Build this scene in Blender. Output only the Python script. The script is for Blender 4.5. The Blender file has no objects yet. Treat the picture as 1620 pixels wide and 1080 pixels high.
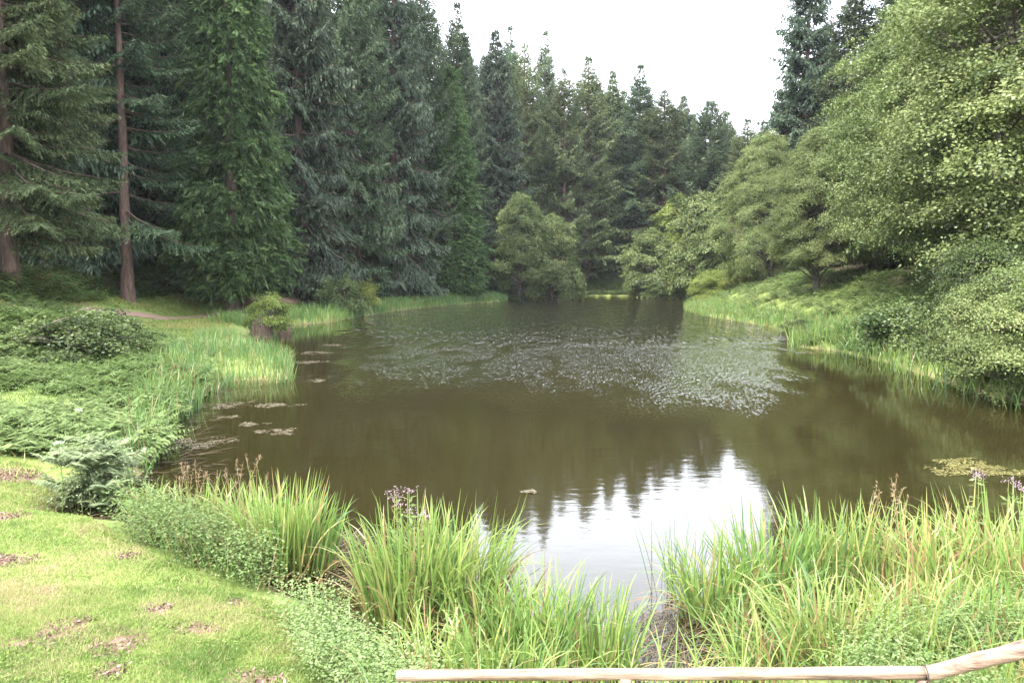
import bpy, math, random
import numpy as np
from mathutils import Vector
R = math.radians
random.seed(7)
rng = np.random.default_rng(7)
sc = bpy.context.scene
col = sc.collection

# ------------------------------------------------------------------ camera
CAM_H = 3.6
F = 1260.0                       # focal length in pixels of the 1620 px wide photograph
PITCH = math.atan(105.0 / F)
cd = bpy.data.cameras.new("camera")
cam = bpy.data.objects.new("camera", cd)
col.objects.link(cam)
cam.location = (0, 0, CAM_H)
cam.rotation_euler = (R(90) - PITCH, 0, 0)
cd.sensor_width = 36.0
cd.lens = 36.0 * F / 1620.0
cd.clip_start = 0.1
cd.clip_end = 3000
sc.camera = cam

# ------------------------------------------------------------------ sky, sun, exposure
SUN_AZ = 222.0     # compass-like: direction the sun stands in, 270 = left of the picture
SUN_EL = 50.0
w = bpy.data.worlds.new("World"); sc.world = w; w.use_nodes = True
nt = w.node_tree; nt.nodes.clear()
out = nt.nodes.new("ShaderNodeOutputWorld"); bg = nt.nodes.new("ShaderNodeBackground")
sky = nt.nodes.new("ShaderNodeTexSky"); sky.sky_type = 'NISHITA'; sky.sun_disc = False
sky.sun_elevation = R(SUN_EL); sky.sun_rotation = R(SUN_AZ)
sky.dust_density = 2.0
tc = nt.nodes.new("ShaderNodeTexCoord")
mp = nt.nodes.new("ShaderNodeMapping"); mp.inputs['Scale'].default_value = (1.0, 1.0, 2.6)
nz = nt.nodes.new("ShaderNodeTexNoise"); nz.inputs['Scale'].default_value = 2.2; nz.inputs['Detail'].default_value = 6
rp = nt.nodes.new("ShaderNodeMapRange"); rp.inputs[1].default_value = 0.36; rp.inputs[2].default_value = 0.6
rp.inputs[3].default_value = 0.6; rp.inputs[4].default_value = 1.0
mx = nt.nodes.new("ShaderNodeMix"); mx.data_type = 'RGBA'
mx.inputs['B'].default_value = (17.9, 18.9, 21.0, 1)
nt.links.new(tc.outputs['Generated'], mp.inputs[0]); nt.links.new(mp.outputs[0], nz.inputs['Vector'])
nt.links.new(nz.outputs['Fac'], rp.inputs[0]); nt.links.new(rp.outputs[0], mx.inputs['Factor'])
nt.links.new(sky.outputs[0], mx.inputs['A']); nt.links.new(mx.outputs['Result'], bg.inputs[0])
bg.inputs[1].default_value = 0.13
nt.links.new(bg.outputs[0], out.inputs[0])

sd = bpy.data.lights.new("sun", 'SUN'); sun = bpy.data.objects.new("sun", sd); col.objects.link(sun)
sd.energy = 4.0; sd.angle = R(3.0); sd.color = (1.0, 0.965, 0.91)
az = R(SUN_AZ); el = R(SUN_EL)
to_sun = Vector((math.sin(az) * math.cos(el), math.cos(az) * math.cos(el), math.sin(el)))
sun.rotation_euler = to_sun.to_track_quat('Z', 'Y').to_euler()
sun.location = (-30, 0, 60)
vs = sc.view_settings
vs.view_transform = 'Standard'; vs.look = 'None'; vs.gamma = 1.0; vs.use_curve_mapping = False
vs.exposure = 1.45
sc.cycles.max_bounces = 6; sc.cycles.diffuse_bounces = 2; sc.cycles.transmission_bounces = 3
sc.cycles.glossy_bounces = 3; sc.cycles.volume_bounces = 0
sc.cycles.caustics_reflective = False; sc.cycles.caustics_refractive = False
sc.cycles.sample_clamp_indirect = 4.0
sc.cycles.use_denoising = True

# ------------------------------------------------------------------ helpers
def ray(px, py):
    u = (px - 810) / F; v = -(py - 540) / F
    c, s = math.cos(PITCH), math.sin(PITCH)
    return np.array([u, c + v * s, -s + v * c])
def on_z(px, py, z=0.0):          # where the sight line through a pixel meets a level
    r = ray(px, py); t = (z - CAM_H) / r[2]
    return np.array([r[0] * t, r[1] * t])
def at_y(px, py, Y):              # the point on that sight line at depth Y
    r = ray(px, py); t = Y / r[1]
    return np.array([r[0] * t, Y, CAM_H + r[2] * t])

class VNoise:
    def __init__(s, seed, n=64):
        s.g = np.random.default_rng(seed).random((n, n)); s.n = n
    def one(s, x, y):
        xi = np.floor(x).astype(int); yi = np.floor(y).astype(int)
        fx = x - xi; fy = y - yi
        fx = fx * fx * (3 - 2 * fx); fy = fy * fy * (3 - 2 * fy); n = s.n
        g = s.g
        a = g[xi % n, yi % n]; b = g[(xi + 1) % n, yi % n]; c = g[xi % n, (yi + 1) % n]; d = g[(xi + 1) % n, (yi + 1) % n]
        return (a * (1 - fx) + b * fx) * (1 - fy) + (c * (1 - fx) + d * fx) * fy
    def __call__(s, x, y, scale=1.0, oct=3):
        x = np.asarray(x, float) * scale; y = np.asarray(y, float) * scale
        v = 0; a = 0.5; t = 0
        for _ in range(oct):
            v = v + a * s.one(x, y); t += a; a *= 0.5; x = x * 2.03 + 17.3; y = y * 2.03 + 5.1
        return v / t
N1 = VNoise(1); N2 = VNoise(2); N3 = VNoise(3)

# water's edge, read off the photograph on the level of the water
SH = [(-7.0, 11.6), (-5.35, 11.2), (-4.6, 10.2)]
for p in [(300, 880), (400, 912), (500, 965), (560, 1040), (640, 1105), (820, 1150), (1000, 1160), (1130, 1130),
          (1260, 1060), (1400, 1030), (1620, 1000)]:
    SH.append(tuple(on_z(*p)))
SH += [(7.5, 8.0), (11, 9.0), (15, 13), (16.5, 18)]
for p in [(1640, 648), (1500, 606), (1400, 572), (1330, 556), (1268, 549), (1272, 528), (1180, 510), (1120, 500), (1092, 491)]:
    SH.append(tuple(on_z(*p)))
SH += [(21.5, 95), (27, 112), (30, 128), (26, 137), (15, 139), (5, 136), (-1.5, 126), (-1.0, 112)]
for p in [(795, 477), (720, 482), (640, 490), (560, 502), (520, 510), (468, 514), (400, 514), (388, 540), (405, 556), (460, 568), (457, 600), (350, 603), (325, 625), (285, 655), (262, 690), (240, 725), (205, 770), (150, 785)]:
    SH.append(tuple(on_z(*p)))
SH = np.array(SH)

def shore_dist(x, y):
    """signed distance to the water's edge, positive on land"""
    x = np.asarray(x, float); y = np.asarray(y, float)
    best = np.full(x.shape, 1e9); inside = np.zeros(x.shape, bool)
    n = len(SH)
    for i in range(n):
        ax, ay = SH[i]; bx, by = SH[(i + 1) % n]
        dx, dy = bx - ax, by - ay
        t = np.clip(((x - ax) * dx + (y - ay) * dy) / (dx * dx + dy * dy), 0, 1)
        best = np.minimum(best, (x - ax - t * dx) ** 2 + (y - ay - t * dy) ** 2)
        cr = ((ay > y) != (by > y)) & (x < (bx - ax) * (y - ay) / (by - ay + 1e-12) + ax)
        inside ^= cr
    d = np.sqrt(best)
    return np.where(inside, -d, d)

def sst(a, b, x):
    t = np.clip((x - a) / (b - a), 0, 1); return t * t * (3 - 2 * t)

def height(x, y, s=None):
    x = np.asarray(x, float); y = np.asarray(y, float)
    if s is None: s = shore_dist(x, y)
    j = (N1(x, y, 0.7) - 0.5) * 0.5
    sj = s + j * sst(0, 1.5, np.abs(s) + 0.5)
    land = 0.32 * (1 - np.exp(-np.maximum(sj, 0) / 0.5)) + 0.035 * np.maximum(sj, 0)
    far = sst(14, 30, y)
    left = (x < 5) & (y < 125)
    hs = np.where(left, 4.6, 0.8)
    hill = np.maximum(s - hs, 0)
    hill = np.where(left, 0.27, 0.34) * np.minimum(hill, 8) * sst(0, 3, hill) + 0.14 * np.maximum(hill - 8, 0) + 0.12 * np.maximum(hill - 18, 0)
    hill = np.minimum(hill, 16 + 2 * N2(x, y, .03))
    z = land + hill * far
    z = z + (1 - far) * 0.05 * np.maximum(s - 2, 0)
    z = z + (N2(x, y, 1.3) - 0.5) * 0.09 * sst(0, 2, s) + (N3(x, y, 0.18) - 0.5) * 0.9 * sst(4, 14, s) * far
    bed = -0.05 - 0.28 * np.minimum(-np.minimum(sj, 0), 6)
    return np.where(sj > 0, z + 0.01, bed)
def hz(x, y): return float(height(np.array([x]), np.array([y]))[0])

class MB:
    """gathers quads (with a tint number per face) and links them as one mesh object"""
    def __init__(s): s.v = []; s.f = []; s.t = []; s.m = []; s.n = 0
    def add(s, v, f, tint=0.5, mat=0):
        v = np.asarray(v, float).reshape(-1, 3); f = np.asarray(f, int).reshape(-1, 4)
        s.v.append(v); s.f.append(f + s.n); s.n += len(v)
        s.t.append(np.broadcast_to(np.asarray(tint, float), (len(f),)).copy())
        s.m.append(np.full(len(f), mat, np.int32))
    def build(s, name, mats, parent=None, smooth=False):
        if not isinstance(mats, (list, tuple)): mats = [mats]
        v = np.concatenate(s.v); f = np.concatenate(s.f); t = np.concatenate(s.t); m = np.concatenate(s.m)
        me = bpy.data.meshes.new(name)
        me.vertices.add(len(v)); me.vertices.foreach_set("co", v.ravel().astype(np.float32))
        me.loops.add(f.size); me.loops.foreach_set("vertex_index", f.ravel().astype(np.int32))
        me.polygons.add(len(f)); me.polygons.foreach_set("loop_start", np.arange(0, f.size, 4, dtype=np.int32))
        me.polygons.foreach_set("material_index", m)
        if smooth: me.polygons.foreach_set("use_smooth", np.ones(len(f), bool))
        me.update(calc_edges=True)
        a = me.attributes.new("tint", 'FLOAT', 'FACE'); a.data.foreach_set("value", t.astype(np.float32))
        for k in mats: me.materials.append(k)
        o = bpy.data.objects.new(name, me); col.objects.link(o)
        if parent is not None: o.parent = parent
        return o
    def diamonds(s, P, D, L, W, tint, up=None, mat=0, mid=0.45):
        """leaf shaped quads at P along D"""
        n = len(P)
        D = D / (np.linalg.norm(D, axis=1, keepdims=True) + 1e-9)
        if up is None: up = rng.normal(size=(n, 3))
        S = np.cross(D, up); S /= (np.linalg.norm(S, axis=1, keepdims=True) + 1e-9)
        L = np.broadcast_to(L, (n,))[:, None]; W = np.broadcast_to(W, (n,))[:, None]
        V = np.stack([P, P + D * L * mid + S * W * .5, P + D * L, P + D * L * mid - S * W * .5], 1)
        s.add(V, np.arange(4 * n).reshape(n, 4), tint, mat)
    def tube(s, pts, rad, sides=8, tint=0.5, mat=0, jitter=0.0):
        pts = np.asarray(pts, float); k = len(pts)
        rad = np.broadcast_to(np.asarray(rad, float), (k,))
        T = np.gradient(pts, axis=0); T /= (np.linalg.norm(T, axis=1, keepdims=True) + 1e-9)
        ref = np.array([0, 0, 1.0]) if abs(T[0][2]) < 0.8 else np.array([1.0, 0, 0])
        A = np.cross(T, ref); A /= (np.linalg.norm(A, axis=1, keepdims=True) + 1e-9); B = np.cross(T, A)
        a = np.linspace(0, 2 * np.pi, sides, endpoint=False)
        jr = 1 + (rng.random((k, sides)) - .5) * jitter
        V = pts[:, None] + (A[:, None] * np.cos(a)[None, :, None] + B[:, None] * np.sin(a)[None, :, None]) * (rad[:, None] * jr)[:, :, None]
        i = np.arange(k - 1)[:, None] * sides; j = np.arange(sides)[None]
        f = np.stack([i + j, i + (j + 1) % sides, i + sides + (j + 1) % sides, i + sides + j], -1).reshape(-1, 4)
        s.add(V, f, tint, mat)
    def blades(s, P, azim, L, lean, W, droop, tint, seg=5, mat=0, twist=None):
        """long narrow leaves rising from P, arching over towards azim"""
        n = len(P); t = np.linspace(0, 1, seg + 1)[None]
        L = np.broadcast_to(L, (n,))[:, None]; lean = np.broadcast_to(lean, (n,))[:, None]; droop = np.broadcast_to(droop, (n,))[:, None]
        hx = L * (np.sin(lean) * t + droop * 0.75 * t ** 2.6)
        z = L * (np.cos(lean) * t - droop * 0.6 * t ** 3.4)
        ca, sa = np.cos(azim)[:, None], np.sin(azim)[:, None]
        C = np.stack([P[:, 0:1] + hx * ca, P[:, 1:2] + hx * sa, P[:, 2:3] + z], -1)
        if twist is None: twist = rng.random(n) * np.pi
        wa = (azim + twist)
        S = np.stack([np.cos(wa), np.sin(wa), np.zeros(n)], -1)[:, None]
        prof = np.minimum(1, 0.75 + t * 1.2) * np.sqrt(np.clip(1 - t ** 1.8, 0.004, 1))
        Wd = (np.broadcast_to(W, (n,))[:, None] * prof)[..., None] * 0.5
        V = np.stack([C - S * Wd, C + S * Wd], 2).reshape(n, -1, 3)
        k = seg + 1
        b = (np.arange(n) * 2 * k)[:, None] + (np.arange(seg) * 2)[None]
        f = np.stack([b, b + 1, b + 3, b + 2], -1).reshape(-1, 4)
        s.add(V, f, np.repeat(np.broadcast_to(tint, (n,)), seg), mat)

def tag(o, label=None, cat=None, group=None, kind=None):
    if label: o['label'] = label
    if cat: o['category'] = cat
    if group: o['group'] = group
    if kind: o['kind'] = kind
    return o
def empty(name, loc=(0, 0, 0)):
    o = bpy.data.objects.new(name, None); col.objects.link(o); o.location = loc; o.empty_display_size = 0.3
    return o
def copy_tree(o, parent=None):
    c = o.copy(); col.objects.link(c)
    if parent is not None: c.parent = parent
    for ch in [x for x in bpy.data.objects if x.parent == o]: copy_tree(ch, c)
    return c

# ------------------------------------------------------------------ materials
def new_mat(name):
    m = bpy.data.materials.new(name); m.use_nodes = True; n = m.node_tree; n.nodes.clear()
    o = n.nodes.new("ShaderNodeOutputMaterial"); return m, n, o
def ramp(n, stops, src=None, interp='LINEAR'):
    r = n.nodes.new("ShaderNodeValToRGB"); cr = r.color_ramp; cr.interpolation = interp
    while len(cr.elements) < len(stops): cr.elements.new(0.5)
    for e, (p, c) in zip(cr.elements, stops): e.position = p; e.color = (*c, 1)
    if src is not None: n.links.new(src, r.inputs[0])
    return r
def leaf_mat(name, stops, trans=0.3, gloss=0.06, obj_var=0.25, hue_var=0.03):
    m, n, o = new_mat(name)
    at = n.nodes.new("ShaderNodeAttribute"); at.attribute_name = "tint"
    r = ramp(n, stops, at.outputs['Fac'])
    oi = n.nodes.new("ShaderNodeObjectInfo")
    hs = n.nodes.new("ShaderNodeHueSaturation")
    a = n.nodes.new("ShaderNodeMapRange"); a.inputs[3].default_value = 1 - obj_var; a.inputs[4].default_value = 1 + obj_var
    b = n.nodes.new("ShaderNodeMapRange"); b.inputs[3].default_value = 0.5 - hue_var; b.inputs[4].default_value = 0.5 + hue_var
    mm = n.nodes.new("ShaderNodeMath"); mm.operation = 'MULTIPLY'; mm.inputs[1].default_value = 7.31
    fr = n.nodes.new("ShaderNodeMath"); fr.operation = 'FRACT'
    n.links.new(oi.outputs['Random'], a.inputs[0]); n.links.new(oi.outputs['Random'], mm.inputs[0])
    n.links.new(mm.outputs[0], fr.inputs[0]); n.links.new(fr.outputs[0], b.inputs[0])
    n.links.new(r.outputs[0], hs.inputs['Color']); n.links.new(a.outputs[0], hs.inputs['Value']); n.links.new(b.outputs[0], hs.inputs['Hue'])
    d = n.nodes.new("ShaderNodeBsdfDiffuse"); t = n.nodes.new("ShaderNodeBsdfTranslucent"); g = n.nodes.new("ShaderNodeBsdfGlossy")
    g.inputs['Roughness'].default_value = 0.45; g.inputs['Color'].default_value = (.8, .85, .9, 1)
    m1 = n.nodes.new("ShaderNodeMixShader"); m1.inputs[0].default_value = trans
    m2 = n.nodes.new("ShaderNodeMixShader"); m2.inputs[0].default_value = gloss
    n.links.new(hs.outputs[0], d.inputs[0]); n.links.new(hs.outputs[0], t.inputs[0])
    n.links.new(d.outputs[0], m1.inputs[1]); n.links.new(t.outputs[0], m1.inputs[2])
    n.links.new(m1.outputs[0], m2.inputs[1]); n.links.new(g.outputs[0], m2.inputs[2]); n.links.new(m2.outputs[0], o.inputs[0])
    return m
def rough_mat(name, stops, scale=6, stretch=(1, 1, 1), bump=0.4, rough=0.9, detail=8):
    m, n, o = new_mat(name)
    tcn = n.nodes.new("ShaderNodeTexCoord"); mpn = n.nodes.new("ShaderNodeMapping"); mpn.inputs['Scale'].default_value = stretch
    z = n.nodes.new("ShaderNodeTexNoise"); z.inputs['Scale'].default_value = scale; z.inputs['Detail'].default_value = detail
    z.inputs['Roughness'].default_value = 0.65
    n.links.new(tcn.outputs['Object'], mpn.inputs[0]); n.links.new(mpn.outputs[0], z.inputs['Vector'])
    r = ramp(n, stops, z.outputs['Fac'])
    p = n.nodes.new("ShaderNodeBsdfPrincipled"); p.inputs['Roughness'].default_value = rough
    b = n.nodes.new("ShaderNodeBump"); b.inputs['Strength'].default_value = bump; b.inputs['Distance'].default_value = 0.03
    n.links.new(z.outputs['Fac'], b.inputs['Height']); n.links.new(b.outputs[0], p.inputs['Normal'])
    n.links.new(r.outputs[0], p.inputs['Base Color']); n.links.new(p.outputs[0], o.inputs[0])
    return m
M = {}
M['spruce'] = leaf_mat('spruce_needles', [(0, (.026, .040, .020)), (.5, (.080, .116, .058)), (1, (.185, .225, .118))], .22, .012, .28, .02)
M['fir'] = leaf_mat('fir_and_lightened_far_needles', [(0, (.036, .047, .019)), (.5, (.104, .136, .057)), (1, (.225, .255, .115))], .24, .012, .25, .015)  # also put on far spruces, whose brighter light is painted in
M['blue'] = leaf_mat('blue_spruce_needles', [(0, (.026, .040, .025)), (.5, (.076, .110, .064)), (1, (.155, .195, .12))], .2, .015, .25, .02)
M['cypress'] = leaf_mat('cypress_fronds', [(0, (.018, .034, .012)), (.5, (.055, .095, .03)), (1, (.125, .18, .06))], .22, .012, .15, .01)
M['alder'] = leaf_mat('alder_leaves', [(0, (.06, .085, .022)), (.5, (.14, .18, .056)), (1, (.27, .305, .115))], .32, .02, .09, .006)
M['lime'] = leaf_mat('bright_leaves', [(0, (.09, .12, .02)), (.5, (.185, .225, .045)), (1, (.30, .33, .085))], .36, .02, .1, .008)
M['bush'] = leaf_mat('stump_bush_leaves', [(0, (.05, .07, .015)), (.5, (.16, .215, .042)), (1, (.27, .33, .085))], .32, .02, .1, .01)
M['shrub'] = leaf_mat('shrub_leaves', [(0, (.032, .052, .016)), (.5, (.08, .115, .034)), (1, (.15, .19, .065))], .28, .02, .25, .01)
M['bracken'] = leaf_mat('bracken_fronds', [(0, (.17, .09, .035)), (.07, (.05, .075, .02)), (.5, (.095, .145, .042)), (1, (.20, .255, .10))], .32, .012, .1, .01)
M['herb'] = leaf_mat('herb_leaves', [(0, (.12, .10, .03)), (.15, (.09, .125, .035)), (.6, (.16, .22, .068)), (1, (.27, .32, .14))], .34, .02, .08, .01)
M['reed'] = leaf_mat('reed_blades', [(0, (.20, .11, .05)), (.1, (.40, .31, .14)), (.2, (.38, .37, .13)), (.4, (.26, .33, .08)), (.7, (.155, .25, .055)), (1, (.07, .145, .05))], .38, .035, .08, .01)
M['lawn'] = leaf_mat('lawn_blades', [(0, (.38, .30, .17)), (.2, (.34, .33, .14)), (.4, (.26, .315, .09)), (.75, (.18, .255, .058)), (1, (.10, .17, .035))], .36, .01, .02, .002)
M['wildgrass'] = leaf_mat('wild_grass_blades', [(0, (.28, .20, .09)), (.2, (.27, .27, .08)), (.5, (.185, .25, .055)), (1, (.10, .17, .04))], .3, .02, .05, .01)
M['dead'] = leaf_mat('dead_reed', [(0, (.03, .022, .014)), (.5, (.10, .075, .045)), (1, (.24, .19, .12))], .1, .03, .05, .01)
M['flower'] = leaf_mat('flower_petals', [(0, (.24, .15, .19)), (.5, (.40, .25, .33)), (1, (.52, .40, .46))], .3, .02, .03, .01)
M['palefern'] = leaf_mat('pale_fern_fronds', [(0, (.13, .165, .07)), (1, (.29, .34, .18))], .35, .015, .03, .01)
M['white_flower'] = leaf_mat('white_petals', [(0, (.6, .6, .55)), (1, (.8, .8, .76))], .3, .02, .03, .01)
M['seed'] = leaf_mat('seed_heads', [(0, (.11, .07, .04)), (1, (.26, .19, .11))], .15, .02, .1, .01)
M['weed'] = leaf_mat('floating_weed', [(0, (.05, .04, .022)), (.5, (.11, .09, .055)), (1, (.22, .20, .13))], .1, .03, .1, .01)
M['greenweed'] = leaf_mat('green_floating_weed', [(0, (.05, .045, .012)), (.5, (.12, .11, .03)), (1, (.22, .20, .07))], .1, .03, .1, .01)
M['bark'] = rough_mat('conifer_bark', [(.25, (.025, .016, .012)), (.5, (.11, .066, .05)), (.75, (.21, .145, .115))], 5, (1, 1, .22), 1.0)
M['greybark'] = rough_mat('broadleaf_bark', [(.25, (.03, .025, .018)), (.5, (.09, .075, .055)), (.75, (.19, .17, .13))], 6, (1, 1, .3), .8)
M['stump'] = rough_mat('old_stump_wood', [(.3, (.03, .02, .013)), (.55, (.10, .066, .044)), (.75, (.20, .145, .105))], 9, (1, 1, .25), .9)
M['rail'] = rough_mat('weathered_rail_wood', [(.3, (.07, .045, .032)), (.44, (.19, .12, .085)), (.55, (.28, .195, .14)), (.72, (.38, .285, .215))], 22, (.10, 1, 1), .8, .85)
M['iron'] = rough_mat('dark_wire', [(.3, (.02, .018, .016)), (.7, (.06, .05, .045))], 20, (1, 1, 1), .2, .6)
M['pathdirt'] = rough_mat('path_dirt', [(.3, (.13, .08, .05)), (.55, (.22, .14, .095)), (.75, (.29, .2, .14))], 1.2, (1, 1, 1), .6)
M['bareearth'] = rough_mat('bare_earth', [(.3, (.13, .06, .05)), (.5, (.28, .16, .13)), (.75, (.40, .27, .22))], 5, (1, 1, 1), .9)

# ground: grass / bare soil / forest litter, by where each of them lies
m, n, o = new_mat('ground_soil')
tcn = n.nodes.new("ShaderNodeTexCoord")
def ntex(scale, detail=8, rgh=.6):
    z = n.nodes.new("ShaderNodeTexNoise"); z.inputs['Scale'].default_value = scale; z.inputs['Detail'].default_value = detail
    z.inputs['Roughness'].default_value = rgh; n.links.new(tcn.outputs['Object'], z.inputs['Vector']); return z
def mixc(f, a, b):
    k = n.nodes.new("ShaderNodeMix"); k.data_type = 'RGBA'; n.links.new(f, k.inputs['Factor']); n.links.new(a, k.inputs['A']); n.links.new(b, k.inputs['B']); return k.outputs['Result']
z1, z2, z3 = ntex(1.1), ntex(14), ntex(0.25, 5)
g1 = ramp(n, [(.3, (.08, .115, .025)), (.5, (.15, .175, .045)), (.62, (.22, .21, .08)), (.75, (.27, .22, .11))], z1.outputs['Fac'])
g2 = ramp(n, [(.3, (.07, .12, .025)), (.6, (.19, .25, .06)), (.8, (.30, .30, .12))], z2.outputs['Fac'])
hf = n.nodes.new("ShaderNodeValue"); hf.outputs[0].default_value = .5
grass_c = mixc(hf.outputs[0], g1.outputs[0], g2.outputs[0])
lit = ramp(n, [(.3, (.02, .016, .009)), (.5, (.05, .035, .018)), (.7, (.09, .065, .032))], z2.outputs['Fac'])
bar = ramp(n, [(.3, (.06, .032, .022)), (.5, (.15, .085, .065)), (.7, (.26, .16, .125))], z2.outputs['Fac'])
def attr_mask(name, amp):
    a = n.nodes.new("ShaderNodeAttribute"); a.attribute_name = name
    s1 = n.nodes.new("ShaderNodeMath"); s1.operation = 'SUBTRACT'; n.links.new(z2.outputs['Fac'], s1.inputs[0]); s1.inputs[1].default_value = .5
    s2 = n.nodes.new("ShaderNodeMath"); s2.operation = 'MULTIPLY_ADD'; n.links.new(s1.outputs[0], s2.inputs[0]); s2.inputs[1].default_value = amp
    n.links.new(a.outputs['Fac'], s2.inputs[2])
    r_ = n.nodes.new("ShaderNodeMapRange"); r_.inputs[1].default_value = .35; r_.inputs[2].default_value = .65; n.links.new(s2.outputs[0], r_.inputs[0]); return r_.outputs[0]
c1 = mixc(attr_mask('litter', 1.2), grass_c, lit.outputs[0])
c2 = mixc(attr_mask('bare', 2.8), c1, bar.outputs[0])
p = n.nodes.new("ShaderNodeBsdfPrincipled"); p.inputs['Roughness'].default_value = .95
p.inputs['Specular IOR Level'].default_value = .2
b = n.nodes.new("ShaderNodeBump"); b.inputs['Strength'].default_value = .8; b.inputs['Distance'].default_value = .04
n.links.new(z2.outputs['Fac'], b.inputs['Height']); n.links.new(b.outputs[0], p.inputs['Normal'])
n.links.new(c2, p.inputs['Base Color']); n.links.new(p.outputs[0], o.inputs[0])
M['ground'] = m

# water: murky brown, calm near the bank, a rippled wind patch further out
m, n, o = new_mat('pond_water')
tcn = n.nodes.new("ShaderNodeTexCoord")
def wnoise(sx, sy, scale, detail, rgh=.55, dist=0.0):
    q = n.nodes.new("ShaderNodeMapping"); q.inputs['Scale'].default_value = (sx, sy, 1); n.links.new(tcn.outputs['Object'], q.inputs[0])
    z = n.nodes.new("ShaderNodeTexNoise"); z.inputs['Scale'].default_value = scale; z.inputs['Detail'].default_value = detail
    z.inputs['Roughness'].default_value = rgh; z.inputs['Distortion'].default_value = dist; n.links.new(q.outputs[0], z.inputs['Vector']); return z.outputs['Fac']
def mth(op, a, b=None, c=None):
    k = n.nodes.new("ShaderNodeMath"); k.operation = op
    for i, v in enumerate((a, b, c)):
        if v is None: continue
        if isinstance(v, (int, float)): k.inputs[i].default_value = v
        else: n.links.new(v, k.inputs[i])
    return k.outputs[0]
def mrange(v, a, b_, c=0.0, d=1.0):
    k = n.nodes.new("ShaderNodeMapRange"); k.interpolation_type = 'SMOOTHSTEP'; n.links.new(v, k.inputs[0])
    for i, q in enumerate((a, b_, c, d)): k.inputs[i + 1].default_value = q
    return k.outputs[0]
sep = n.nodes.new("ShaderNodeSeparateXYZ"); n.links.new(tcn.outputs['Object'], sep.inputs[0])
X, Y = sep.outputs['X'], sep.outputs['Y']
warp = mth('MULTIPLY', mth('SUBTRACT', wnoise(.12, .05, 1, 3), .5), 16.0)
Yw = mth('ADD', Y, warp)
Xw = mth('ADD', X, mth('MULTIPLY', mth('SUBTRACT', wnoise(.3, .1, 1, 3), .5), 9.0))
band1 = mth('MULTIPLY', mrange(Yw, 34, 66), mrange(Yw, 95, 130, 1, 0))
band2 = mth('MULTIPLY', mrange(Yw, 18, 36), mrange(Yw, 34, 56, 1, 0))
cx = mth('ADD', mth('MULTIPLY', Y, .065), 0.3)
half = mth('ADD', mth('MULTIPLY', Y, .20), 2.6)
side = mrange(mth('DIVIDE', mth('ABSOLUTE', mth('SUBTRACT', Xw, cx)), half), .68, 1.15, 1, 0)
streak = mrange(wnoise(.10, .25, 1, 4), .38, .58, .25, 1)
patch = mth('MULTIPLY', mth('MULTIPLY', mth('MAXIMUM', band1, mth('MULTIPLY', band2, .75)), side), streak)
rip = wnoise(1.7, 3.2, 1.0, 4, .6, .3)
rip2 = wnoise(.5, 1.1, 1.0, 3, .5)
chop = wnoise(2.2, 2.6, 1.6, 5, .7)
h = mth('ADD', mth('MULTIPLY', rip, 0.0022), mth('MULTIPLY', rip2, .0026))
wl = mth('ADD', wnoise(8.5, .42, 1.0, 0, .5), mth('ADD', mth('MULTIPLY', wnoise(11.0, .8, 1.0, 0, .5), .7), mth('MULTIPLY', wnoise(14.0, 1.5, 1.0, 0, .5), .25)))
wl2 = wnoise(22.0, 3.6, 1.0, 0, .5)
gust = mrange(wnoise(.9, .22, 1.0, 3, .6), .34, .56, .55, 1.15)
wave = mth('ADD', mth('MULTIPLY', wl, mth('MULTIPLY', band1, 1.5)), mth('MULTIPLY', wl2, mth('MULTIPLY', band2, .10)))
h = mth('ADD', h, mth('MULTIPLY', wave, mth('MULTIPLY', side, gust)))
b = n.nodes.new("ShaderNodeBump"); b.inputs['Strength'].default_value = 1.0; b.inputs['Distance'].default_value = 1.0
n.links.new(h, b.inputs['Height'])
p = n.nodes.new("ShaderNodeBsdfPrincipled")
wc = ramp(n, [(.3, (.0155, .0125, .0042)), (.7, (.023, .0185, .006))], wnoise(.15, .1, 1, 3))
n.links.new(wc.outputs[0], p.inputs['Base Color'])
p.inputs['Roughness'].default_value = .035; p.inputs['IOR'].default_value = 1.333
n.links.new(b.outputs[0], p.inputs['Normal']); n.links.new(p.outputs[0], o.inputs[0])
M['water'] = m

# ------------------------------------------------------------------ ground, water, path
def graded(a, b_, s0, mid, growth):
    v = [mid]; s = s0
    while v[-1] < b_: v.append(v[-1] + s); s *= growth
    u = [mid]; s = s0
    while u[-1] > a: u.append(u[-1] - s); s *= growth
    return np.array(sorted(set(u + v)))
gx = graded(-330, 330, .17, 0, 1.0125)
gy = graded(-40, 520, .16, 7.5, 1.011)
GX, GY = np.meshgrid(gx, gy, indexing='ij')
S = shore_dist(GX, GY); Z = height(GX, GY, S)
Z = np.where(GY < 4, Z + sst(4, 0, GY) * 0.9, Z)
V = np.stack([GX, GY, Z], -1).reshape(-1, 3)
nx, ny = len(gx), len(gy)
i = np.arange(nx - 1)[:, None] * ny; j = np.arange(ny - 1)[None]
Fq = np.stack([i + j, i + ny + j, i + ny + j + 1, i + j + 1], -1).reshape(-1, 4)
g = MB(); g.add(V, Fq); ground = g.build('ground', M['ground'], smooth=True); tag(ground, kind='structure')
BARE = [(190, 1016, .24, .16), (90, 1000, .28, .14), (125, 990, .2, .12), (30, 1018, .28, .10), (305, 996, .28, .07), (250, 965, .18, .09), (22, 762, .55, .2), (4, 812, .28, .2),
        (205, 877, .12, .1), (10, 885, .35, .14), (545, 1064, .12, .12), (400, 1072, .3, .08), (175, 1062, .14, .1), (370, 950, .12, .07)]
BARE = [(*on_z(a, b_, hz(*on_z(a, b_, .5))), c, d) for a, b_, c, d in BARE]
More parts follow.
